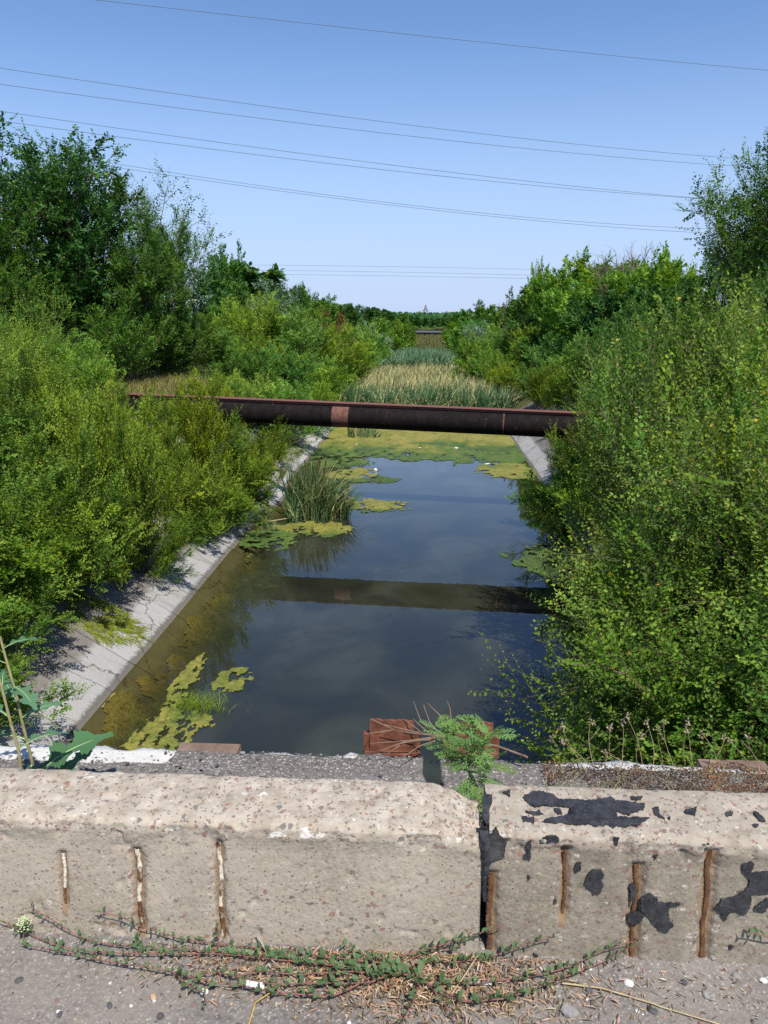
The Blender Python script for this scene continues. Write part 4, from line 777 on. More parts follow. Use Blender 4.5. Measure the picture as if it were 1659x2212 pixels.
V2_, f2_ = scatter_leaves(np.stack([bx_, by_, bz_], 1), R.uniform(.6, 1.3, n2_), R); o = obj('thicket', V2_, [f2_], LM['mid'], None, {'v': np.repeat(R.random(n2_)*.8, 4)}); o.color = (.95, 1.05, 1.05, 1); tag(o, 'green thicket growing across the old channel beyond the pipe bridge', 'thicket', None, 'stuff')
o = obj('woods', V, [f], LM['dark'], None, {'v': np.repeat(R.random(n)*.8, 4)}); o.color = (.85, 1., 1.25, 1); tag(o, 'far dark wood closing the end of the canal', 'woods', None, 'stuff')  # bluish tint puts faint distance haze into the leaf colour

# ------------------------------------------------------------------ reeds and grasses
def blades(name, label, cat_, x, y, z, h, wd, bend, m, v, K=5, kind='stuff', tint=None, rg=R, wind=(.5, -.05), parent=None, wsd=.35):
    n = len(x); a = rg.random(n)*6.28; wv = np.array([wind[0], wind[1], 0]); d0 = norm(np.stack([np.cos(a)*.13, np.sin(a)*.13, np.ones(n)], 1))
    dirb = norm(np.stack([np.cos(a), np.sin(a), 0*a], 1)+wv*2.0*rg.random((n, 1)))
    t = np.linspace(0, 1, K)[None, :, None]; b = (bend*rg.uniform(.2, 1.5, n))[:, None, None]
    P = np.stack([x, y, z], 1)[:, None]+d0[:, None]*h[:, None, None]*t+dirb[:, None]*(t**2.3)*h[:, None, None]*b-np.array([0, 0, 1.])*(t**3)*h[:, None, None]*b*.55
    side = norm(np.stack([-np.sin(a*1.7), np.cos(a*1.7)*.5, 0*a], 1)); W = wd[:, None]*np.array([.7, 1, .95, .7, .08] if K == 5 else [.9, 1, .7, .1][:K])[None]
    V, f = ribbons(P, W, side)
    o = obj(name, V, [f], m, parent, {'v': np.repeat(np.clip(v, 0, 1), K*2)})
    if tint: o.color = (*tint, 1)
    if parent is None: tag(o, label, cat_, None, kind)
    return o, P
n = 15000; x = R.uniform(-5.6, 4.9, n); y = 44.3+R.random(n)**1.2*34; edge = 44.2+1.2*(fbm(x*.7, x*0, 0, 70, 3)-.5)*2+.9*np.abs(x+.3)*.15; y = np.maximum(y, edge+R.random(n)*.6)
hh = R.uniform(1.5, 2.35, n)*(1-.1*(y > 52)); dry = sstep(45.4, 49.0, y+(fbm(x*.5, y*.3, 0, 71, 3)-.5)*8)*.9; v = np.where(R.random(n) < .2+dry*.68, R.uniform(.75, .99, n), R.uniform(0, .55, n))
blades('reed_bed', 'wide bed of reeds behind the pipe, green in front and straw-coloured behind', 'reeds', x, y, 0*x-.1, hh*1.12, R.uniform(.018, .038, n), np.where(v > .7, .45, .22), LM['reed'], v)
n = 9000; x = R.uniform(-5.2, 3.4, n); y = R.uniform(76, 96, n); hh = R.uniform(2.2, 3.1, n)*(1-.25*np.clip((np.abs(x+.6)-3)/3, 0, 1))
blades('cane_stand', 'blue-green stand of tall cane across the canal beyond the reeds', 'reeds', x, y, 0*x, hh, R.uniform(.04, .07, n), .5+0*x, LM['cane'], R.random(n)*.9)
n = 12000; y = 60+R.random(n)*185; x = R.uniform(-7, 7, n)+np.clip((y-90)*.012, 0, 3); hh = R.uniform(1.0, 1.9, n)
blades('marsh_grass', 'pale marsh grass filling the silted far end of the canal', 'grass', x, y, Hh(x, y)-.05, hh*.9, .04+.0005*(y-60), .35+0*x, LM['hay'], R.random(n)*.45, K=4, tint=(.75, .85, .8))
# dry grass on the left bank top and along the right
n = 14000; x = np.concatenate([R.uniform(-19, -7.5, 10500), R.uniform(-8.5, -5.5, 3500)]); y = np.concatenate([R.uniform(26.5, 36, 10500), R.uniform(40, 62, 3500)]); v = R.random(n)*.9
blades('dry_grass', 'yellowing dry grass strip behind the pipe below the big trees', 'grass', x, y, Hh(x, y)-.03, R.uniform(.25, .6, n), R.uniform(.006, .013, n), .5+0*x, LM['hay'], v, K=4, tint=(.9, .95, .8))
n = 9000; x = np.concatenate([R.uniform(-11, -6.6, 5000), R.uniform(5.6, 10, 4000)]); y = R.uniform(7, 30, n); blades('bank_grass', 'dry tufty grass rooted between the shrubs on both slopes', 'grass', x, y, Hh(x, y)+.1, R.uniform(.15, .4, n)*np.clip(np.where(x < 0, -x-6.2, x-5.4), .2, 1), R.uniform(.003, .007, n), .6+0*x, LM['hay'], R.random(n)*.7, K=4, tint=(.6, .65, .5))
# leafy undergrowth
def undergrowth(name, label, n, xr, yr, leaf, lm, tint, L=.5, keep=None, seed=3):
    rg = np.random.default_rng(seed); x = rg.uniform(*xr, n); y = rg.uniform(*yr, n)
    k = fbm(x*.5, y*.4, 0, seed, 4) > .42
    if keep is not None: k &= keep(x, y)
    x, y = x[k], y[k]; p = np.stack([x, y, Hh(x, y)], 1); a = rg.random(len(x))*6.28; d = np.stack([np.cos(a), np.sin(a), rg.uniform(.2, 1.4, len(x))], 1)
    P = polyl(p, d, L*rg.uniform(.5, 1.2, len(x)), 4, 0, .2, rg); V, f, v = leafset(P, None, 8, leaf, .36, rg)
    o = obj(name, V, [f], lm, None, {'v': v}); o.color = (*tint, 1); tag(o, label, 'undergrowth', None, 'stuff')
undergrowth('undergrowth', 'low leafy undergrowth along the top of the left bank', 6500, (-16, -7.2), (7, 30), .055, LM['lime'], (.8, .85, .8), .5, keep=lambda x, y: ~((np.abs(y-17.5) < 1.8) & (x > -9)))
undergrowth('undergrowth', 'low leafy undergrowth on the left bank behind the pipe', 5500, (-16, -5.6), (27, 60), .10, LM['mid'], (1.1, 1.1, .9), .7, seed=6, keep=lambda x, y: (y > 37) | (x > -8.5))
undergrowth('undergrowth', 'low leafy undergrowth on the right bank', 9000, (5.4, 16), (4, 60), .08, LM['mid'], (1, 1, .9), .6, seed=8)

# ------------------------------------------------------------------ cattail clump
def cattail(x0, y0, n, rad, hgt, label, cls, seed, wind=(.55, -.1)):
    rg = np.random.default_rng(seed); t = empty('cattail_clump', (x0, y0, 0)); tag(t, label, 'cattails', None)
    r = rad*np.sqrt(rg.random(n)); a = rg.random(n)*6.28; x = r*np.cos(a)*1.15; y = r*np.sin(a)*.75
    h = hgt*rg.uniform(.62, 1.06, n)*(1-.25*(x > rad*.4)); v = np.where(rg.random(n) < .06, .92, rg.uniform(.2, .72, n))
    blades('leaves', None, None, x, y, 0*x-.05, h, rg.uniform(.010, .017, n)*cls, .2+.6*np.clip(x/rad+.2, 0, 1), LM['reed'], v, rg=rg, wind=wind, parent=t)
    for k in range(5 if n > 200 else 0):
        xx, yy = rg.uniform(-.7, .3)*rad, rg.uniform(-.3, .3)*rad; P = np.array([[xx, yy, 0], [xx+.03, yy, hgt*.5], [xx+.1, yy, hgt*.82]]); V, f = tubes(P, .006, .004, 5)
        o = obj('spike', V, [f], TWIG, t); zz = np.linspace(hgt*.78, hgt*.78+.2, 6); V, f = tubes(np.stack([xx+.095+0*zz, yy+0*zz, zz], 1), .016, .016, 8); obj('seed_head', V, [f], COB, o)
    return t
COB = simple('cattail_brown', (.10, .04, .02), .95, .1)
cattail(-3.35, 22.9, 620, .85, 2.05, 'tall dark green cattail clump standing in the water near the left bank', 1.0, 4)
cattail(-3.95, 22.2, 26, .16, .95, 'small separate cattail tuft left of the big clump', 1.0, 5, (-.2, 0))
cattail(-4.6, 21.3, 30, .2, .8, 'thin light green sedge tuft by the slab edge left of the cattails', .6, 6, (-.1, 0))
cattail(-3.3, 39.5, 120, .8, .9, 'low green rush tuft just under the pipe in the algae', 1.6, 7, (0, 0))
cattail(3.5, 19.6, 22, .25, .45, 'sparse green rush sprigs near the right waterline', .6, 8, (0, 0))
n = 260; x = -3.55+R.normal(0, .22, n); y = 10.85+R.normal(0, .13, n); blades('water_grass', 'fine green grass tuft lying over the near left algae', 'grass', x, y, 0*x+.01, R.uniform(.15, .34, n), R.uniform(.002, .0035, n), .9+0*x, LM['elm'], R.uniform(.5, .9, n), wind=(.6, .1))
n = 70; x = -4.3+R.normal(0, .25, n); y = 10.1+R.normal(0, .25, n); blades('water_grass', 'few thin grass blades standing in the near left shallows', 'grass', x, y, 0*x-.1, R.uniform(.2, .45, n), R.uniform(.002, .003, n), .5+0*x, LM['elm'], R.uniform(.2, .7, n))
def simple_tube(name, P, r0, r1, m, parent=None, sides=6): V, f = tubes(np.array(P, float), r0, r1, sides); return obj(name, V, [f], m, parent, None, True)
STRAW = simple('straw', (.42, .34, .19), .8, .2); WHITE = simple('white_plastic', (.75, .74, .72), .4, .5, .05)
tag(simple_tube('fallen_reed', [(-5.3, 22.0, .12), (-4.7, 22.1, .06), (-4.1, 22.4, .1), (-3.7, 22.5, .16)], .02, .012, STRAW), 'dry tan reed stem fallen from the slab to the cattails', 'reed')
# creeping yellow-green mats on the slabs
for (x0, y0, rx, ry, n, lab) in ((-6.35, 12.9, .95, .75, 1700, 'low yellow-green creeping plant spread over the grey left slope'), (-7.3, 15.5, 1.0, .9, 1300, 'thin yellowish creeping plant on the slope below the tall shrub'), (-6.1, 33.0, .6, 3.0, 900, 'yellowish creeping weeds on the slab beyond the cattails')):
    a = R.random(n)*6.28; r = np.sqrt(R.random(n)); x = x0+rx*r*np.cos(a)+.25*(fbm(a*3, r*2, 0, 4)-.5); y = y0+ry*r*np.sin(a)+(x-x0)*.3; k = fbm(x*3, y*3, 0, 8, 3) > .4; x, y = x[k], y[k]
    z = (-5.15-x)*.62; P = polyl(np.stack([x, y, z+.01], 1), np.stack([.7+.3*R.normal(0, 1, len(x)), R.normal(0, .5, len(x)), -.40+0*x+.1], 1), R.uniform(.12, .35, len(x)), 4, .1, .25)
    V, f, v = leafset(P, None, 8, .034, .3); V2, f2 = tubes(P, .003, .002, 3)
    o = obj('creeping_weed', np.concatenate([V, V2]), [f, f2+len(V)], LM['lime'], None, {'v': np.concatenate([v, np.full(len(V2), .8)])}); o.color = (1.2, 1.05, .9, 1); tag(o, lab, 'weeds', None, 'stuff')
# litter on the water
for (px, py, sx, ca, lab) in ((811, 1015, .2, 'bottle', 'white plastic bottle floating beside the dark green algae raft'), (985, 968, .13, 'bottle', 'small white bottle lying on the green algae carpet'), (907, 967, .1, 'litter', 'tiny white scrap on the algae carpet left of the small bottle'), (1053, 1002, .16, 'litter', 'white plastic scrap at the lower edge of the algae carpet'), (770, 960, .09, 'litter', 'pale scrap on the left part of the algae carpet')):
    P_ = atz(px, py, .03); t = empty('plastic_bottle' if ca == 'bottle' else 'plastic_scrap', tuple(P_), R.random()*3); tag(t, lab, ca)
    q = np.array([[-1, 0, 0], [-.97, 0, 0], [.3, 0, 0], [.6, 0, 0], [.75, 0, 0], [.95, 0, 0]])*sx*.8; rr = np.array([.1, .32, .33, .3, .12, .11])*sx; aa = np.arange(10)*2*pi/10
    V = np.stack([np.repeat(q[:, 0], 10), np.tile(np.cos(aa), 6)*np.repeat(rr, 10), np.tile(np.sin(aa), 6)*np.repeat(rr, 10)*(1 if ca == 'bottle' else .4)], 1); i = (np.arange(5)[:, None]*10+np.arange(10)[None]); j = (np.arange(5)[:, None]*10+(np.arange(10)+1)[None] % 10)
    obj('bottle_body' if ca == 'bottle' else 'crumpled_film', V, [np.stack([i, j, j+10, i+10], -1).reshape(-1, 4), np.array([np.arange(10)]), np.array([np.arange(50, 60)])], WHITE, t, smooth=True)

# ------------------------------------------------------------------ wires, pylon, water tower, far bridge
WIRE = simple('wire', (.13, .15, .18), .6, .3)
for (a, b, mx, ya, yb, lab) in [((210, 0), (1659, 152), 3, 38, 70, 'topmost power line wire crossing the upper sky'), ((0, 147), (1500, 335), 10, 38, 70, 'upper wire of the pair crossing mid sky'), ((0, 182), (1490, 352), 9, 38, 70, 'lower wire of the pair crossing mid sky'),
    ((0, 240), (1545, 431), 10, 40, 72, 'wire just above the top of the tallest left tree'), ((0, 261), (1530, 430), 12, 40, 72, 'wire touching the top of the tallest left tree'), ((0, 312), (1500, 493), 21, 46, 76, 'upper of the two lowest wires passing behind the left trees'), ((0, 322), (1500, 502), 17, 46, 76, 'lower of the two lowest wires passing behind the left trees'),
    ((440, 572), (1500, 593), -4, 110, 120, 'thin far wire, highest of the three low over the canal'), ((440, 583), (1500, 606), -4, 110, 120, 'thin far wire, middle of the three low over the canal'), ((440, 592), (1500, 613), -4, 110, 120, 'thin far wire, lowest of the three low over the canal')]:
    t = np.linspace(-.35, 1.3, 60); A_, B_ = aty(*a, ya), aty(*b, yb); P = A_+(B_-A_)*t[:, None]
    mid = aty((a[0]+b[0])/2, 0, (ya+yb)/2); sag = mx/F*(ya+yb)/2
    P[:, 2] -= 4*sag*t*(1-t); tag(simple_tube('power_line', P, .010 if ya < 100 else .016, .016 if ya < 100 else .016, WIRE, None, 4), lab, 'power line')
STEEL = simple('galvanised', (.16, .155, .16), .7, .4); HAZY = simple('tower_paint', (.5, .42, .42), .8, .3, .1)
base = aty(919, 690, 560); t = empty('pylon', (base[0], 560, -8)); tag(t, 'lattice power pylon above the far woods at the end of the canal', 'pylon'); zt = aty(919, 659, 560)[2]+8
lv = np.linspace(0, zt, 12); wd_ = np.where(lv < zt*.72, 2.6-lv/zt*1.5, (1-lv/zt)*5.2+.1)
for sx in (-1, 1):
    for sy in (-1, 1): simple_tube('leg', np.stack([sx*wd_, sy*wd_, lv], 1),   .38, .3, STEEL, t, 4)
g = G()
for k in range(11):
    for (sx, sy, s2, s3) in ((-1, -1, 1, -1), (1, -1, -1, -1), (-1, 1, 1, 1), (1, -1, 1, 1), (1, 1, 1, -1)): V, f = tubes(np.array([[sx*wd_[k], sy*wd_[k], lv[k]], [s2*wd_[k+1], s3*wd_[k+1], lv[k+1]]]), .2, .2, 3); g.add(V, f)
g.build('bracing', STEEL, t)
for (zf, L_) in ((.72, 3.6), (.84, 2.6), (.6, 3.2)): simple_tube('cross_arm', [(-L_, 0, zt*zf-.3), (0, 0, zt*zf+.5), (L_, 0, zt*zf-.3)], .2, .2, STEEL, t, 4)
base = aty(970, 690, 800); t = empty('water_tower', (base[0], 800, -8)); tag(t, 'pale reddish water tower standing far behind the woods', 'water tower'); zt = aty(970, 672, 800)[2]+8
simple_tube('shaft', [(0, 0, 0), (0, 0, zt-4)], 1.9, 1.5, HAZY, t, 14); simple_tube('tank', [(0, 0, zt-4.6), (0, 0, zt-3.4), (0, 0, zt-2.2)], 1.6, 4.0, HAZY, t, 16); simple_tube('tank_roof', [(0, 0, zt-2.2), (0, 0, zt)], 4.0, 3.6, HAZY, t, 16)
t = empty('pipe_bridge', (2.8, 228, 0)); tag(t, 'dark pipe bridge with thin railing crossing the far end of the canal', 'bridge')
DK = simple('bridge_dark', (.03, .028, .03), .8, .2); GY = simple('bridge_grey', (.1, .1, .12), .7, .3)
simple_tube('grey_pipe', [(-11, 0, 1.95), (11, -.0, 1.75)], .42, .42, GY, t, 12); simple_tube('lower_pipe', [(-11, .1, 1.3), (11, .1, 1.15)], .28, .28, DK, t, 10); V, f = bevbox(-11, 11, .3, .8, 2.25, 2.5, .02); obj('girder', V, [f], DK, t); simple_tube('rail', [(-11, 0, 3.0), (11, 0, 2.9)], .09, .09, RAILM, t, 5)
for k in range(9): simple_tube('railing_post', [(-10+k*2.5, .3, 2.4), (-10+k*2.5, .3, 2.98)], .06, .06, RAILM, t, 4)
for s in (-9, 9, 0): V, f = bevbox(s-.3, s+.3, -.3, .9, -1.5, .95, .02); obj('pier', V, [f], CONC, t)

# ------------------------------------------------------------------ loose gravel and pebbles
STM = {}
for nm_, c_ in (('grey', (.26, .25, .235)), ('dark', (.09, .09, .095)), ('white', (.62, .6, .56)), ('tan', (.42, .3, .2)), ('red', (.25, .14, .11))): STM[nm_] = simple('stone_'+nm_, c_, .85, .25, .2, 60)
m = M('grit'); v = m.attr('v'); GRIT = m.pr(m.ramp(v, [(0, (.07, .068, .066)), (.35, (.17, .16, .15)), (.6, (.32, .29, .25)), (.8, (.27, .18, .13)), (.9, (.42, .38, .33)), (1, (.62, .6, .56))]), .9, None, .2)
OCT = np.array([[1, 0, 0], [.2, .9, 0], [-.9, .3, 0], [-.3, -.9, 0], [.6, -.7, 0], [0, 0, .8], [0, 0, -.5]])
OCF = np.array([[0, 1, 5], [1, 2, 5], [2, 3, 5], [3, 4, 5], [4, 0, 5], [1, 0, 6], [2, 1, 6], [3, 2, 6], [4, 3, 6], [0, 4, 6]])
def grit(name, label, x, y, z, s, v, cat_='gravel'):
    n = len(x); a = R.random(n)*6.28; c_, s_ = np.cos(a), np.sin(a); O = OCT[None]*R.uniform(.6, 1.25, (n, 7, 1))*np.stack([np.ones(n), R.uniform(.5, 1, n), R.uniform(.4, .8, n)], 1)[:, None]
    V = np.stack([O[..., 0]*c_[:, None]-O[..., 1]*s_[:, None], O[..., 0]*s_[:, None]+O[..., 1]*c_[:, None], O[..., 2]], -1)*s[:, None, None]+np.stack([x, y, z], 1)[:, None]
    return tag(obj(name, V, [(np.arange(n)[:, None, None]*7+OCF[None]).reshape(-1, 3)], GRIT, None, {'v': np.repeat(v, 7)}), label, cat_, None, 'stuff')
n = 9000; x = R.uniform(-1.4, 1.4, n); y = R.uniform(1.25, 1.66, n)
k = (fbm(x*3.5, y*6, 0, 88, 4) > .47) | (R.random(n) < .25); x, y = x[k], y[k]; grit('gravel', 'fine gravel and grit strewn over the road in front of the barrier', x, y, zroad(x, y)+.0004, .0011+.0024*R.random(len(x))**3.2, R.random(len(x)))
n = 12000; x = R.uniform(-1.75, 1.75, n); y = R.uniform(1.91, 2.53, n); k = (np.abs(x-.03) > .055) & ((fbm(x*4, y*7, 0, 89, 4)+sstep(2.2, 2.45, y)*.12) > .45) & ~((x < -.95) & (y > 2.45) & (R.random(n) < .9)); x, y = x[k], y[k]
zl = 4.435+.014*(fbm(x*5, y*5, 0, 14, 4)-.5)+.002; zl = zl-.05*sstep(2.50, 2.565, y)*.4; grit('gravel', 'loose dark gravel lying on the asphalt ledge behind the barrier', x, y, zl, .0022+.0055*R.random(len(x))**2.2, np.clip(R.random(len(x))**1.4*.72+.2*(R.random(len(x)) > .97), 0, 1))
def stone(name, px, py, size, col_, label, z=None, grp=None, seed=0):
    rg = np.random.default_rng(seed+900); bm = bmesh.new(); bmesh.ops.create_icosphere(bm, subdivisions=2, radius=1); sc3 = rg.uniform(.55, 1., 3); sc3[2] *= .6
    for v in bm.verts: q = np.array(v.co); q = np.sign(q)*np.abs(q)**.8; v.co = q*sc3*(1+.5*(fbm(q[0]*1.3+seed, q[1]*1.3, q[2]*1.3, seed, 2)-.5))*size
    me = bpy.data.meshes.new(name); bm.to_mesh(me); bm.free(); me.materials.append(STM[col_]); o = link(bpy.data.objects.new(name, me))
    P_ = atz(px, py, 4.41); zz = float(zroad(P_[0], P_[1])) if z is None else z; o.location = (P_[0], P_[1], zz+size*.18); o.rotation_euler = (rg.normal(0, .15), rg.normal(0, .15), rg.random()*6.28)
    return tag(o, label, 'stone', grp)
for i, (px, py, s_, c_, lab) in enumerate([(1272, 2135, .017, 'dark', 'largest dark blue-grey pebble, beside the long dry stalk'), (1231, 2181, .022, 'grey', 'broad pale flat stone below the dark pebble'), (330, 2147, .012, 'tan', 'peach coloured triangular chip on the road at the left'), (441, 2137, .013, 'white', 'white lump beside the creeper left of the white plastic tube'),
    (287, 2080, .008, 'white', 'round white pebble among the left creeper stems'), (40, 2112, .010, 'dark', 'dark oval pebble near the left edge of the road'), (128, 2186, .009, 'dark', 'dark grey pebble on the lower left road'), (236, 2166, .011, 'dark', 'dark elongated pebble on the road below the creeper'), (346, 2188, .011, 'dark', 'black chip with orange straw beside it'), (1358, 2060+60, .015, 'white', 'whitish crumbly stone at the right near the barrier foot'), (1532, 2146, .018, 'grey', 'pale pinkish stone on the right of the road'),
    (1590, 2112, .014, 'grey', 'grey stone near the right edge of the road'), (1410, 2178, .013, 'dark', 'dark chip below the dry stalk'), (1188, 2170, .012, 'grey', 'small light grey stone left of the broad flat stone'), (1650, 2120, .012, 'white', 'white-topped stone at the right edge'), (1478, 2120, .013, 'dark', 'brown-grey stone between barrier foot and right edge'), (1010, 2095, .012, 'dark', 'dark lump in the litter beside the creeper root'), (1128, 2154, .009, 'grey', 'grey pebble by the right creeper runner')]):
    stone('pebble', px, py, s_, c_, lab, seed=i)
for i in range(60):
    px, py = R.uniform(0, 1659), R.uniform(2090, 2212); stone('pebble', px, py, R.uniform(.0035, .0075), R.choice(['grey', 'dark', 'white', 'tan', 'red', 'grey']), 'tiny rounded pebble lying loose on the rough grey road', None, 'tiny loose pebbles on the road', seed=i+30)
for i in range(26):
    px, py = R.uniform(60, 1150), R.uniform(1622, 1675); P_ = atz(px, py, 4.445)
    if abs(P_[0]-.03) < .06: continue
    stone('pebble', px, py, R.uniform(.006, .011), R.choice(['grey', 'dark', 'dark', 'grey']), 'small stone chip lying on the dark asphalt ledge', 4.447, 'stone chips on the ledge', seed=i+120).location.x = P_[0]
    bpy.context.scene.collection.objects[-1].location = (P_[0], P_[1], 4.445)

# ------------------------------------------------------------------ creeping weed at the foot of the barrier
CSTEM = simple('creeper_stem', (.24, .10, .085), .7, .3, .25, 60); CLEAF = leafmat('creeper_leaf', (.045, .09, .04), (.08, .14, .06), (.14, .21, .09), odd=(.4, .2, .1), trans=.15, ro=.6)
def leaf_mesh(name, m, ll=1., ww=.3, seed=0, curl=.15, v=.5):
    t = np.linspace(0, 1, 6); wv = ww*np.sin(pi*t**.85)**.8; wv[0] = .02; wv[-1] = .01
    V = []; 
    for k in range(6): z = .25*t[k]*(1-t[k])-curl*t[k]**2; V += [(t[k]*ll, -wv[k]*ll, z+.12*wv[k]), (t[k]*ll, 0, z), (t[k]*ll, wv[k]*ll, z+.12*wv[k])]
    F_ = [(3*k+a, 3*k+a+1, 3*k+a+4, 3*k+a+3) for k in range(5) for a in (0, 1)]
    return mesh(name, V, [np.array(F_)], m, {'v': np.full(len(V), v)}, True)
CL = [leaf_mesh('leaf', CLEAF, 1, .26, curl=.1, v=.25), leaf_mesh('leaf', CLEAF, 1, .3, curl=.25, v=.5), leaf_mesh('leaf', CLEAF, 1, .24, curl=-.1, v=.75)]
def creeper(pts, label, lf=.0195, up0=.012, every=.0105, seed=0, only=1.0):
    rg = np.random.default_rng(seed); W = []
    for (px, py) in pts:
        q = atz(px, py, 4.425); 
        if q[1] > 1.636: d_ = ray(px, py); q = CAM+d_*(1.632/d_[1])
        W.append(q)
    W = np.array(W); seg = np.concatenate([[0], np.cumsum(np.linalg.norm(np.diff(W, axis=0), axis=1))]); n = max(8, int(seg[-1]/.006)); s = np.linspace(0, seg[-1], n)
    P = np.stack([np.interp(s, seg, W[:, k]) for k in range(3)], 1); 
    for _ in range(4): P[1:-1] = .5*P[1:-1]+.25*(P[:-2]+P[2:])
    P[:, 2] = np.maximum(P[:, 2], zroad(P[:, 0], P[:, 1])+.004)+.004*fbm(s*20, s*0, 0, seed, 2); P[:, 1] += .004*(fbm(s*30, s*0, 0, seed+4, 2)-.5)
    t = empty('creeping_plant', tuple(P[0])); tag(t, label, 'creeper', 'creeper runners along the barrier foot'); loc = P[0].copy()
    V, f = tubes(P-loc, .0022, .0011, 6); obj('stem', V, [f], CSTEM, t, None, True)
    k = 0; d = .012
    while d < seg[-1]:
        i = min(n-2, int(d/seg[-1]*(n-1))); T_ = norm(P[i+1]-P[i]); nb = 1 if rg.random() < .45 else rg.integers(2, 4)
        for j in range(nb):
            if rg.random() > only*.72: continue
            sd_ = 1 if (k+j) % 2 else -1; az_ = math.atan2(T_[1], T_[0])+sd_*rg.uniform(.4, 1.5); me = CL[rg.integers(0, 3)]
            o = bpy.data.objects.new('leaf', me); link(o, t); o.location = P[i]-loc+np.array([0, 0, .002]); z_up = rg.uniform(.1, 1.1) if P[i][1] < 1.62 else rg.uniform(-.2, .9)
            o.rotation_euler = (rg.normal(0, .5), -z_up, az_); s_ = lf*rg.uniform(.45, 1.35)*(1-.35*d/seg[-1]); o.scale = (s_, s_, s_)
        k += 1; d += every*rg.uniform(.6, 1.5)
RT = (906, 2112)
runs = [([RT, (850, 2085), (753, 2072), (630, 2064), (546, 2048), (466, 2041), (393, 2031), (320, 2008), (260, 1981), (203, 1968)], 'runner climbing highest on the wall beside the second rebar groove'),
 ([RT, (800, 2095), (683, 2082), (550, 2063), (383, 2051), (277, 2045), (213, 2038), (167, 2023), (117, 1991), (63, 1961)], 'runner whose tip rises below the first rebar groove'),
 ([RT, (760, 2090), (600, 2075), (466, 2061), (300, 2063), (200, 2058), (127, 2045), (60, 2018), (-10, 1985)], 'runner reaching out of view at the left edge'),
 ([(853, 2082), (770, 2130), (720, 2153), (586, 2145), (516, 2130), (450, 2124), (366, 2100), (300, 2090), (230, 2078), (167, 2063), (117, 2056), (47, 2041)], 'long lower left runner lying on the road'),
 ([(906, 2105), (850, 2075), (786, 2065), (750, 2050), (738, 2035)], 'short runner curling up the wall left of the root'), ([(880, 2062), (919, 2052), (1019, 2024), (1090, 1999)], 'runner climbing across the dark joint of the barrier'),
 ([(890, 2070), (936, 2057), (996, 2045)], 'short runner beside the one crossing the joint'), ([RT, (919, 2077), (986, 2080), (1053, 2072), (1106, 2050), (1199, 2024)], 'runner ending under the thin rebar groove right of the joint'),
 ([(936, 2125), (1036, 2125), (1106, 2115), (1173, 2107), (1229, 2089), (1286, 2062), (1339, 2042), (1382, 2032)], 'upper of the two long right-hand runners'), ([RT, (940, 2135), (969, 2149), (1019, 2165), (1106, 2155), (1163, 2135), (1239, 2105), (1306, 2079), (1356, 2049), (1399, 2012)], 'lower long right-hand runner with its tip over the wide rust groove'),
 ([RT, (899, 2152), (873, 2202), (850, 2240)], 'thick runner leading from the root towards the camera'), ([(880, 2085), (820, 2105), (740, 2100), (640, 2107), (560, 2100), (500, 2112)], 'runner in the middle of the tangled mat'),
 ([(870, 2095), (800, 2125), (700, 2125), (600, 2128), (540, 2118), (470, 2100), (420, 2108)], 'runner buried in dry straw below the middle of the mat'), ([(1700, 2030), (1659, 2025), (1625, 2015), (1610, 2018)], 'creeper tip entering from the right edge'), ([(930, 2130), (960, 2170), (985, 2200), (1000, 2240)], 'short runner below the root beside the dark pebble'),
 ([(380, 2100), (400, 2125), (445, 2150), (440, 2180)], 'small side shoot hanging down towards the road at the left')]
for i, (pts, lab) in enumerate(runs): creeper(pts, 'green-leaved red-stemmed '+lab, seed=i)
creeper([(300, 2060), (290, 2030), (303, 2010)], 'small green side shoot standing against the wall', seed=77); creeper([(470, 2045), (475, 2020), (468, 2000)], 'small leafy shoot at the bottom of the third rebar groove', seed=78)
t = empty('budding_weed', (0, 0, 0)); q0 = aty(50, 2020, 1.625); t.location = tuple(q0); tag(t, 'small weed with a pale green bud cluster at the left foot of the barrier', 'weed plant')
BUD = simple('pale_bud', (.48, .54, .3), .8, .2, .15, 90); bb = aty(50, 1988, 1.625)-q0; simple_tube('stem', [(0, 0, -.01), tuple(bb*.5), tuple(bb)], .002, .0012, RSTEM if 'RSTEM' in globals() else CSTEM, t, 5)
g = G()
for k in range(90):
    u = R.random(); p_ = bb*(.35+.9*u)+np.array([R.normal(0, .011), R.normal(0, .006), R.normal(0, .003)])*(1.2-.7*u); V = OCT*.0026*np.array([1, 1, 1.3])+p_; g.add(V, OCF)
g.build('bud_cluster', BUD, t)
for k in range(9):
    o = bpy.data.objects.new('leaf', CL[k % 3]); link(o, t); o.location = bb*R.uniform(.05, .6); L_ = R.uniform(.018, .03); o.scale = (L_,)*3; o.rotation_euler = (R.normal(0, .3), -R.uniform(.1, .9), k*1.1)
# dead leaves and straw
def litter(name, label, n, cx, cy, sx, sy, m, ln, wd_, vv):
    x = cx+R.normal(0, sx, n); y = np.minimum(cy+R.normal(0, sy, n), 1.63); z = zroad(x, y)+.003+.012*R.random(n)**2; a = R.random(n)*3.14; L = R.uniform(.3, 1, n)*ln
    D = np.stack([np.cos(a), np.sin(a), R.normal(0, .15, n)], 1); P = np.stack([x, y, z], 1)[:, None]+D[:, None]*L[:, None, None]*np.linspace(-.5, .5, 4)[None, :, None]; P[:, 1:3, 2] += .15*L[:, None]*R.random((n, 1))
    V, f = ribbons(P, (wd_*R.uniform(.4, 1, n))[:, None]*np.array([.3, 1, .9, .2])[None], norm(np.stack([-D[:, 1], D[:, 0], R.normal(0, .4, n)], 1)))
    o = obj(name, V, [f], m, None, {'v': np.repeat(vv(n), 8)}); return tag(o, label, 'litter', None, 'stuff')
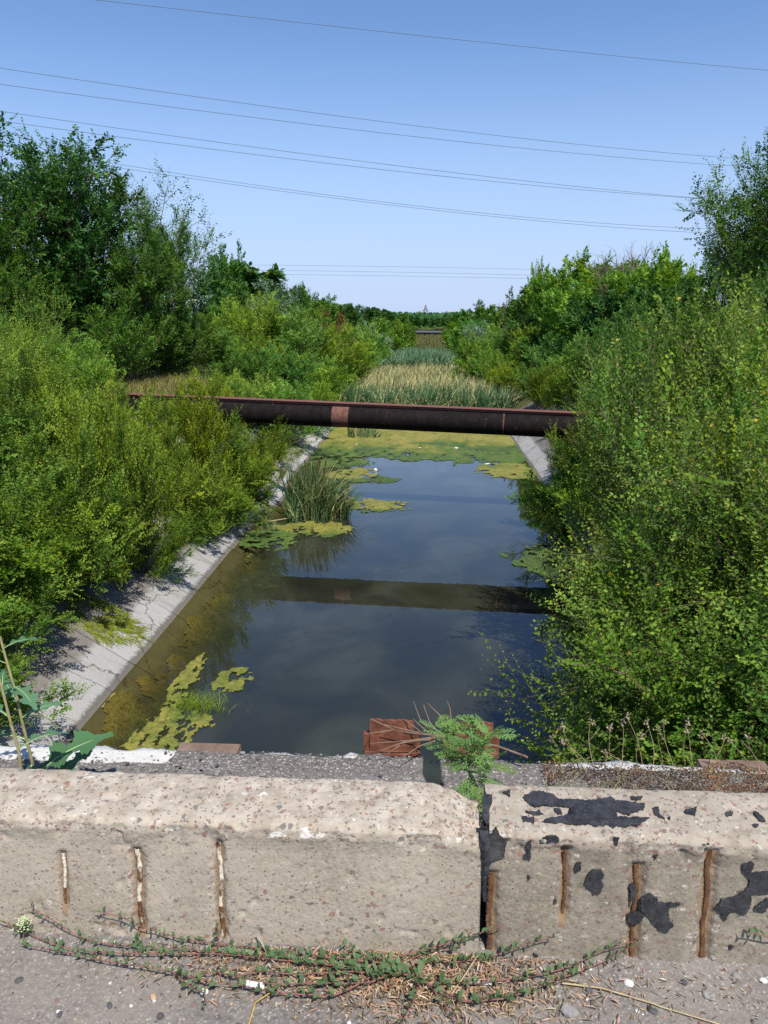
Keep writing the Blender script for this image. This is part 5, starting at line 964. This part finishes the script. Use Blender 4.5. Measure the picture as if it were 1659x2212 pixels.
m = M('leaf_litter'); v = m.attr('v'); LIT = m.pr(m.ramp(v, [(0, (.05, .035, .022)), (.3, (.17, .115, .06)), (.6, (.42, .33, .19)), (.8, (.42, .22, .12)), (.9, (.5, .27, .22)), (1, (.6, .52, .36))]), .85, None, .2)
litter('straw_litter', 'dry straw and leaf scraps caught under the creeper', 2600, .02, 1.56, .19, .055, LIT, .032, .0018, lambda n: R.random(n))
litter('straw_litter', 'sparser straw scraps spreading left under the creeper', 1100, -.35, 1.575, .22, .035, LIT, .024, .0016, lambda n: R.random(n))
litter('straw_litter', 'dead curled leaves among the creeper stems', 420, -.12, 1.57, .25, .04, LIT, .02, .004, lambda n: R.random(n)*.95)
litter('straw_litter', 'scattered straw bits along the right foot of the barrier', 260, .6, 1.56, .35, .05, LIT, .018, .0018, lambda n: R.random(n))
def roadpt(px, py, dz=.006): q = atz(px, py, 4.42); q[2] = float(zroad(q[0], q[1]))+dz; return q
tag(simple_tube('dry_stalk', [roadpt(1215, 2120, .012), roadpt(1300, 2128, .01), roadpt(1410, 2158, .007), roadpt(1430, 2165), roadpt(1560, 2203), roadpt(1640, 2230)], .0022, .0016, STRAW), 'long thin dry stalk lying across the road at the right', 'stalk')
tag(simple_tube('dry_stalk', [roadpt(975, 2148, .02), roadpt(1000, 2120, .03), roadpt(1030, 2085, .04)], .002, .0013, STRAW), 'short straw stalk leaning by the root of the creeper', 'stalk')
tag(simple_tube('dry_stalk', [roadpt(535, 2212, .01), roadpt(552, 2165, .02), roadpt(587, 2142, .02)], .0016, .0012, simple('yellow_straw', (.55, .36, .06), .6, .3)), 'bright yellow bent stalk at the bottom edge', 'stalk')
tag(simple_tube('dry_stalk', [roadpt(555, 2040, .04), roadpt(585, 2075, .02), roadpt(640, 2115, .012)], .0022, .0016, simple('grey_stalk', (.36, .3, .24), .8, .2)), 'grey broken stalk across the creeper mat', 'stalk')
tag(simple_tube('straw', [roadpt(935, 2122, .01), roadpt(990, 2127, .012)], .003, .003, STRAW, None, 5), 'fat yellow straw left of the white straw', 'straw'); tag(simple_tube('straw', [roadpt(1018, 2117, .01), roadpt(1062, 2120, .012)], .0036, .0036, WHITE, None, 6), 'white straw piece right of the creeper root', 'straw')
q0, q1 = roadpt(533, 2122, .016), roadpt(568, 2128, .018); t = empty('plastic_tube', tuple(q0)); tag(t, 'short white plastic tube with a blue line lying in the straw', 'tube'); L_ = q1-q0
simple_tube('tube_body', [(0, 0, 0), tuple(L_)], .0095, .0095, WHITE, t, 10); simple_tube('blue_line', [tuple(L_*.2), tuple(L_*.24)], .0099, .0099, simple('blue_print', (.03, .16, .42), .5, .3), t, 10)
# ------------------------------------------------------------------ moss and stonecrop on the ledge (right)
n = 26000; x = R.uniform(.42, 1.6, n); y = R.uniform(1.90, 2.50, n); cl = fbm(x*11, y*14, 0, 130, 4); k = cl+.09*sstep(.42, .7, x)-.35*sstep(2.42, 2.52, y) > .47; x, y, cl = x[k], y[k], cl[k]
z = 4.442+.05*np.clip(cl-.38, 0, 1)+.004*R.random(len(x)); V, f = scatter_leaves(np.stack([x, y, z], 1), R.uniform(.004, .009, len(x)), R)
m = M('moss'); v = m.attr('v'); MOSS = m.pr(m.ramp(v, [(0, (.03, .02, .013)), (.35, (.09, .05, .028)), (.55, (.19, .085, .04)), (.75, (.36, .13, .05)), (.9, (.16, .15, .04)), (1, (.34, .28, .15))]), .95, None, .1)
vv = np.clip(.25*R.random(len(x))+.62*fbm(x*7, y*9, 0, 140, 3)+.22*sstep(.85, 1.1, x)-.12, 0, 1)+(R.random(len(x)) > .95)*.25
tag(obj('moss', V, [f], MOSS, None, {'v': np.repeat(np.clip(vv, 0, 1), 4)}), 'red-brown moss and stonecrop cushion on the right part of the ledge', 'moss', None, 'stuff')
n = 900; x = R.uniform(.42, 1.6, n); y = R.uniform(1.95, 2.48, n); blades('dry_tuft', 'short bleached grass bits growing through the moss', 'grass', x, y, 4.445+0*x, R.uniform(.02, .06, n), R.uniform(.0008, .0018, n), .8+0*x, LM['hay'], R.uniform(.4, 1, n), K=4)
# dry flowering stalks
HAY = simple('dry_stem', (.36, .29, .16), .8, .2); HEAD = simple('seed_head', (.36, .29, .2), .9, .1, .3, 200)
for i, (bx, by, tx, ty) in enumerate([(1203, 1628, 1189, 1592), (1262, 1650, 1222, 1602), (1250, 1655, 1221, 1570), (1277, 1640, 1279, 1555), (1330, 1655, 1312, 1573), (1352, 1652, 1337, 1560), (1390, 1652, 1350, 1548), (1402, 1640, 1402, 1560), (1425, 1660, 1428, 1575), (1452, 1655, 1438, 1560), (1483, 1650, 1483, 1560), (1500, 1645, 1478, 1580), (1530, 1640, 1560, 1590), (1545, 1650, 1520, 1585), (1610, 1650, 1585, 1600), (1640, 1655, 1620, 1595), (1380, 1656, 1384, 1590), (1365, 1650, 1300, 1625)]):
    B_ = atz(bx, by, 4.45); B_[1] = min(B_[1], 2.5); T_ = aty(tx, ty, B_[1]+R.uniform(-.04, .05)); t = empty('dry_weed', tuple(B_)); tag(t, 'thin bleached seed stalk standing in the moss on the right ledge', 'dry weed', 'bleached seed stalks on the right ledge')
    d_ = T_-B_; P = np.stack([d_*k_+np.array([.012*math.sin(k_*3+i), 0, 0]) for k_ in np.linspace(0, 1, 7)]); simple_tube('stem', P, .0016, .0008, HAY, t, 5)
    g = G(); tip = P[-1]; m_ = 14; q = R.normal(0, 1, (m_, 3))*np.array([.006, .005, .009]); V, f = scatter_leaves(tip+q, R.uniform(.004, .008, m_), R); g.add(V, f, 0); V, f = scatter_leaves(tip+q*.7, R.uniform(.006, .01, m_), R); g.add(V, f, 0); g.build('seed_head', HEAD, t)
    if i % 3 == 0:
        b_ = P[3]+np.array([R.uniform(-.05, .05), .0, .05]); s2 = simple_tube('side_stem', [tuple(P[3]), tuple(b_)], .001, .0006, HAY, t, 4)
# ------------------------------------------------------------------ twigs by the joint
t = empty('dead_branch', (.05, 2.58, 4.47)); tag(t, 'bundle of dead brown twigs lying over the steel stubs', 'dead branch'); o0 = np.array([.05, 2.58, 4.47])
def tw(pts, r0=.0035, r1=.0014): P = np.array([aty(px, py, Y_) for px, py, Y_ in pts])-o0; simple_tube('twig', P, r0, r1, TWIG2, t, 5)
TWIG2 = barkmat('dead_twig', (.14, .09, .06), (.3, .21, .15))
for pts in ([(1140, 1636, 2.45), (1075, 1612, 2.5), (1010, 1598, 2.55), (950, 1590, 2.55), (880, 1600, 2.5), (800, 1606, 2.48)], [(950, 1592, 2.55), (910, 1560, 2.6), (893, 1515, 2.7)], [(935, 1592, 2.56), (905, 1565, 2.6), (893, 1553, 2.65)], [(955, 1592, 2.56), (928, 1560, 2.62), (915, 1523, 2.7)], [(965, 1588, 2.56), (950, 1545, 2.62), (924, 1520, 2.68)], [(950, 1590, 2.55), (860, 1580, 2.5), (800, 1553, 2.5)],
    [(940, 1594, 2.53), (870, 1605, 2.48), (835, 1630, 2.42)], [(930, 1598, 2.52), (880, 1600, 2.47), (820, 1622, 2.45)], [(900, 1590, 2.53), (850, 1577, 2.5), (790, 1585, 2.5)], [(960, 1592, 2.55), (900, 1582, 2.56), (830, 1565, 2.56)], [(940, 1600, 2.5), (905, 1612, 2.46), (870, 1636, 2.4)], [(985, 1600, 2.5), (975, 1560, 2.56), (972, 1530, 2.6), (966, 1515, 2.62)], [(920, 1590, 2.54), (895, 1570, 2.58), (870, 1553, 2.62)]):
    tw(pts, .0045 if len(pts) > 5 else .003)
# ------------------------------------------------------------------ ragweed in the joint
RLEAF = leafmat('ragweed_leaf', (.08, .17, .04), (.14, .26, .07), (.21, .34, .1), odd=(.2, .3, .08), trans=.3, ro=.6); RSTEM = simple('ragweed_stem', (.16, .26, .08), .7, .2)
def fern(name, seed):
    rg = np.random.default_rng(seed); g = G()
    def strip(p, d, L, w_, side):
        t_ = np.linspace(0, 1, 4)[:, None]; P = (p+d*L*t_-np.array([0, 0, .25])*L*t_**2)[None]; V, f = ribbons(P, np.array([[w_*.6, w_, w_*.8, .05*w_]]), side[None]); g.add(V, f, .4+.3*rg.random())
    strip(np.zeros(3), np.array([1., 0, 0]), 1, .018, np.array([0, 1., 0]))
    for k in range(5):
        u = .2+.76*k/5+rg.normal(0, .02); L = .46*math.sin(pi*(.2+.7*u))*rg.uniform(.7, 1.15)
        for s in (-1, 1):
            d_ = norm(np.array([.75, s*.85, .08])); p_ = np.array([u, 0, -.25*u*u]); sd_ = norm(np.cross(d_, [0, 0, 1.])); strip(p_, d_, L, .03, sd_)
            for q in (.35, .68):
                for s3 in (-1, 1):
                    d3 = norm(d_+sd_*s3*.9); strip(p_+d_*L*q-np.array([0, 0, .25])*L*q*q, d3, L*.42, .022, norm(np.cross(d3, [0, 0, 1.])))
    me = g.build(name, RLEAF); dd = me.data; bpy.data.objects.remove(me); return dd
FE = [fern('leaf', k) for k in range(3)]
b_ = atz(1022, 1745, 4.42); b_ = aty(1022, 1735, 1.99); tp = aty(1008, 1560, 2.06); t = empty('ragweed', tuple(b_)); tag(t, 'green ragweed with feathery leaves growing from the gap between the blocks', 'weed plant')
K = 14; P = np.stack([(tp-b_)*k/(K-1)+np.array([.012*math.sin(k*.7), 0, 0]) for k in range(K)]); P = np.concatenate([[P[0]-np.array([0, 0, .25])], P]); simple_tube('stem', P, .0065, .003, RSTEM, t, 8)
rg = np.random.default_rng(9)
for k in range(44):
    u = .04+.96*(k/43); i = u*(K-1)+1; i0 = min(int(i), K-1); p_ = P[i0]+(P[min(i0+1, K)]-P[i0])*(i-i0)
    a = k*2.4; o = bpy.data.objects.new('leaf', FE[k % 3]); link(o, t); o.location = p_; L = (.058+.03*math.sin(pi*u))*rg.uniform(.75, 1.15)*(1 if u < .85 else .6); o.scale = (L, L, L); o.rotation_euler = (rg.normal(0, .25), -rg.uniform(-.3, .9)-(.65 if u > .9 else 0)+(.45 if u < .4 else 0), a)
for (px, py) in ((1003, 1545), (1012, 1550), (1020, 1556), (995, 1552)):
    tip = aty(px, py, 2.06)-b_; simple_tube('flower_spike', [tuple(P[-1]), tuple((P[-1]+tip)/2), tuple(tip)], .003, .005, RSTEM, t, 6)
for (px, py, u) in ((935, 1572, .75), (1062, 1592, .7), (1062, 1655, .45), (955, 1600, .6)):
    i0 = int(u*K); tip = aty(px, py, 2.02)-b_; simple_tube('side_branch', [tuple(P[i0]), tuple((P[i0]+tip)/2-np.array([0, 0, .008])), tuple(tip)], .0028, .0018, RSTEM, t, 6)
    for k in range(6):
        o = bpy.data.objects.new('leaf', FE[k % 3]); link(o, t); o.location = tip*(1-.09*k)+P[i0]*.09*k; L = rg.uniform(.05, .08); o.scale = (L, L, L); o.rotation_euler = (rg.normal(0, .3), -rg.uniform(.0, .9), k*2.2+u*9)
# ------------------------------------------------------------------ prickly lettuce at the left
LLEAF = leafmat('lettuce_leaf', (.05, .13, .06), (.08, .18, .085), (.14, .25, .13), trans=.2, ro=.55); LSTEM = simple('lettuce_stem', (.27, .24, .11), .7, .25); RIB = simple('leaf_rib', (.35, .45, .2), .6, .3)
def lobed(seed, lob=4, L=1., w_=.24):
    rg = np.random.default_rng(seed); n = 46; t_ = np.linspace(0, 1, n); 
    hw = lambda ph: w_*np.sin(pi*np.clip(t_*.93+.05, 0, 1))**.6*(.38+.62*np.clip(.5+.75*np.sin(t_*lob*2*pi+ph), 0, 1))*(1+.12*np.sign(np.sin(t_*95+ph)))*(t_**.3)
    a, b = hw(0.), hw(.5); z = .22*t_-.42*t_**2.2; V = []
    for k in range(n): V += [(t_[k]-.05*a[k]/w_, -a[k], z[k]+.25*a[k]), (t_[k], -a[k]*.5, z[k]+.08*a[k]), (t_[k], 0, z[k]), (t_[k], b[k]*.5, z[k]+.08*b[k]), (t_[k]-.05*b[k]/w_, b[k], z[k]+.25*b[k])]
    Fq = [(5*k+q, 5*k+q+1, 5*k+q+6, 5*k+q+5) for k in range(n-1) for q in range(4)]
    me = mesh('leaf', np.array(V), [np.array(Fq)], LLEAF, {'v': np.full(len(V), .45)}, True)
    V2, f2 = tubes(np.stack([t_*.97, 0*t_, z+.006], 1), .014, .004, 5); return me, mesh('midrib', V2, [f2], RIB, None, True)
LO = [lobed(1, 3.5), lobed(2, 4.5, w_=.2), lobed(3, 3, w_=.3)]
for (pts, lab, lst) in (([(77, 1690, 2.12), (68, 1640, 2.13), (48, 1560, 2.14), (35, 1500, 2.15), (12, 1420, 2.16), (0, 1375, 2.17)], 'tall tan-stemmed prickly lettuce with lobed leaves behind the barrier at the left',
      [(.05, .9, .17, -.7, 0), (.12, 2.9, .15, -.1, 1), (.2, .45, .2, -.55, 2), (.3, -1.5, .16, 1.0, 0), (.42, 3.3, .14, -.2, 1), (.52, .2, .10, -.5, 1), (.62, 2.4, .11, -.3, 0), (.7, -.6, .10, .1, 2), (.8, 3.4, .1, -.4, 1), (.9, .3, .08, -.4, 0), (.16, -1.2, .19, .9, 2)]),
     ([(48, 1690, 2.0), (40, 1620, 2.02), (20, 1550, 2.03), (5, 1490, 2.04), (-8, 1440, 2.05)], 'shorter prickly lettuce stem at the extreme left edge', [(.1, 2.7, .14, -.2, 0), (.25, -2., .13, .3, 1), (.4, .6, .11, -.3, 2), (.6, 3.1, .1, -.5, 0), (.8, 2., .08, -.4, 1)])):
    P = np.array([aty(*q) for q in pts]); b0_ = P[0].copy(); P = P-b0_; P = np.concatenate([[[0, 0, -.12]], P]); t = empty('prickly_lettuce', tuple(b0_)); tag(t, lab, 'weed plant'); simple_tube('stem', P, .006, .0035, LSTEM, t, 8)
    for (u, a, L, pitch, k) in lst:
        i = u*(len(P)-1); i0 = min(int(i), len(P)-2); p_ = P[i0]+(P[i0+1]-P[i0])*(i-i0); o = bpy.data.objects.new('leaf', LO[k][0]); link(o, t); o.location = p_; o.scale = (L*1.3, L*1.3, L*1.3); o.rotation_euler = (random.uniform(-.4, .4), pitch, a); o2 = bpy.data.objects.new('midrib', LO[k][1]); link(o2, o)

# ------------------------------------------------------------------ words that single things out
ORD = 'first second third fourth fifth sixth seventh eighth ninth tenth eleventh twelfth thirteenth fourteenth fifteenth sixteenth seventeenth eighteenth nineteenth twentieth twenty-first twenty-second twenty-third twenty-fourth twenty-fifth twenty-sixth'.split()
def relabel(group, base, ref, rows, key=lambda o: o.location.y):
    L = [o for o in bpy.data.objects if o.get('group') == group and o.get('category')]; done = {}
    for o in L: done.setdefault(next(n for lim, n in rows if abs(o.location.x) < lim), []).append(o)
    for n, q in done.items():
        for i, o in enumerate(sorted(q, key=key)): o['label'] = '%s, %s %s%s' % (base, ORD[i], ref, n)
relabel(RG, 'green elm shrub', 'from the bridge', [(5.1, ' along the right water edge'), (7.2, ' in the second row of the right thicket'), (99, ' in the back row of the right thicket')])
relabel('spreading shrubs on the left bank', 'spreading yellow-green shrub', 'from the bridge', [(6.9, ' along the left waterline'), (99, ' higher on the left bank')])
relabel('upright shrubs on the left bank', 'upright yellow-green shrub', 'from the bridge', [(99, ' among the upright ones on the left')])
relabel('shrubs at the left waterline', 'low shrub', 'from the bridge', [(99, ' hiding the left waterline before the cattails')])
relabel('low dark shrubs on the left bank', 'darker green shrub', 'from the bridge', [(99, ' close to the left waterline')])
relabel('small-leaved shrubs at the lower left', 'small-leaved darker shrub', 'from the bridge', [(6.7, ' beside the bare slope'), (7.5, ' behind those beside the bare slope'), (99, ' highest above the bare slope')])
relabel('thicket shrubs high on the left bank', 'yellow-green thicket shrub', 'from the bridge', [(10.2, ' in the lower row high on the left'), (99, ' in the upper row high on the left')])
for s_ in ('left', 'right'):
    relabel('bushes along the %s bank behind the pipe' % s_, 'green bush', 'behind the pipe', [(7.6, ' nearest the water on the '+s_), (10.5, ' in the second row on the '+s_), (999, ' in the back row on the '+s_)])
    relabel('trees along the far %s bank' % s_, 'tree', 'behind the pipe', [(11, ' in the front row of the far %s bank' % s_), (15, ' in the middle row of the far %s bank' % s_), (999, ' in the rear row of the far %s bank' % s_)])
relabel('shrubs around the right end of the pipe', 'mid-sized shrub', 'from the bridge', [(5.2, ' at the water by the pipe right end'), (99, ' behind the pipe right end')])
relabel('dark shrubs over the right waterline', 'dark leafy shrub', 'from the bridge', [(99, ' hanging over the right waterline')])
relabel('reddening shrubs on the right bank', 'reddening shrub', 'from the bridge', [(99, ' in the right bank thicket')])
relabel('bleached seed stalks on the right ledge', 'thin bleached seed stalk', 'from the left', [(99, ' on the mossy right ledge')], lambda o: o.location.x)
relabel('trees further back on the left', 'rear tree', 'from the pipe', [(999, ' standing behind the left bank row')])
relabel('trees further back on the right', 'rear tree', 'from the pipe', [(999, ' standing behind the right bank row')])
relabel('trees closing the canal behind the far pipe bridge', 'small distant tree', 'from the left', [(999, ' right behind the far pipe bridge')], lambda o: o.location.x)
relabel('bushes at the foot of the big left trees', 'dark leafy bush', 'from the left', [(99, ' at the foot of the big left trees')], lambda o: o.location.x)

print('TRIS', sum(len(m_.loops)-2*len(m_.polygons) for m_ in bpy.data.meshes if m_.users))
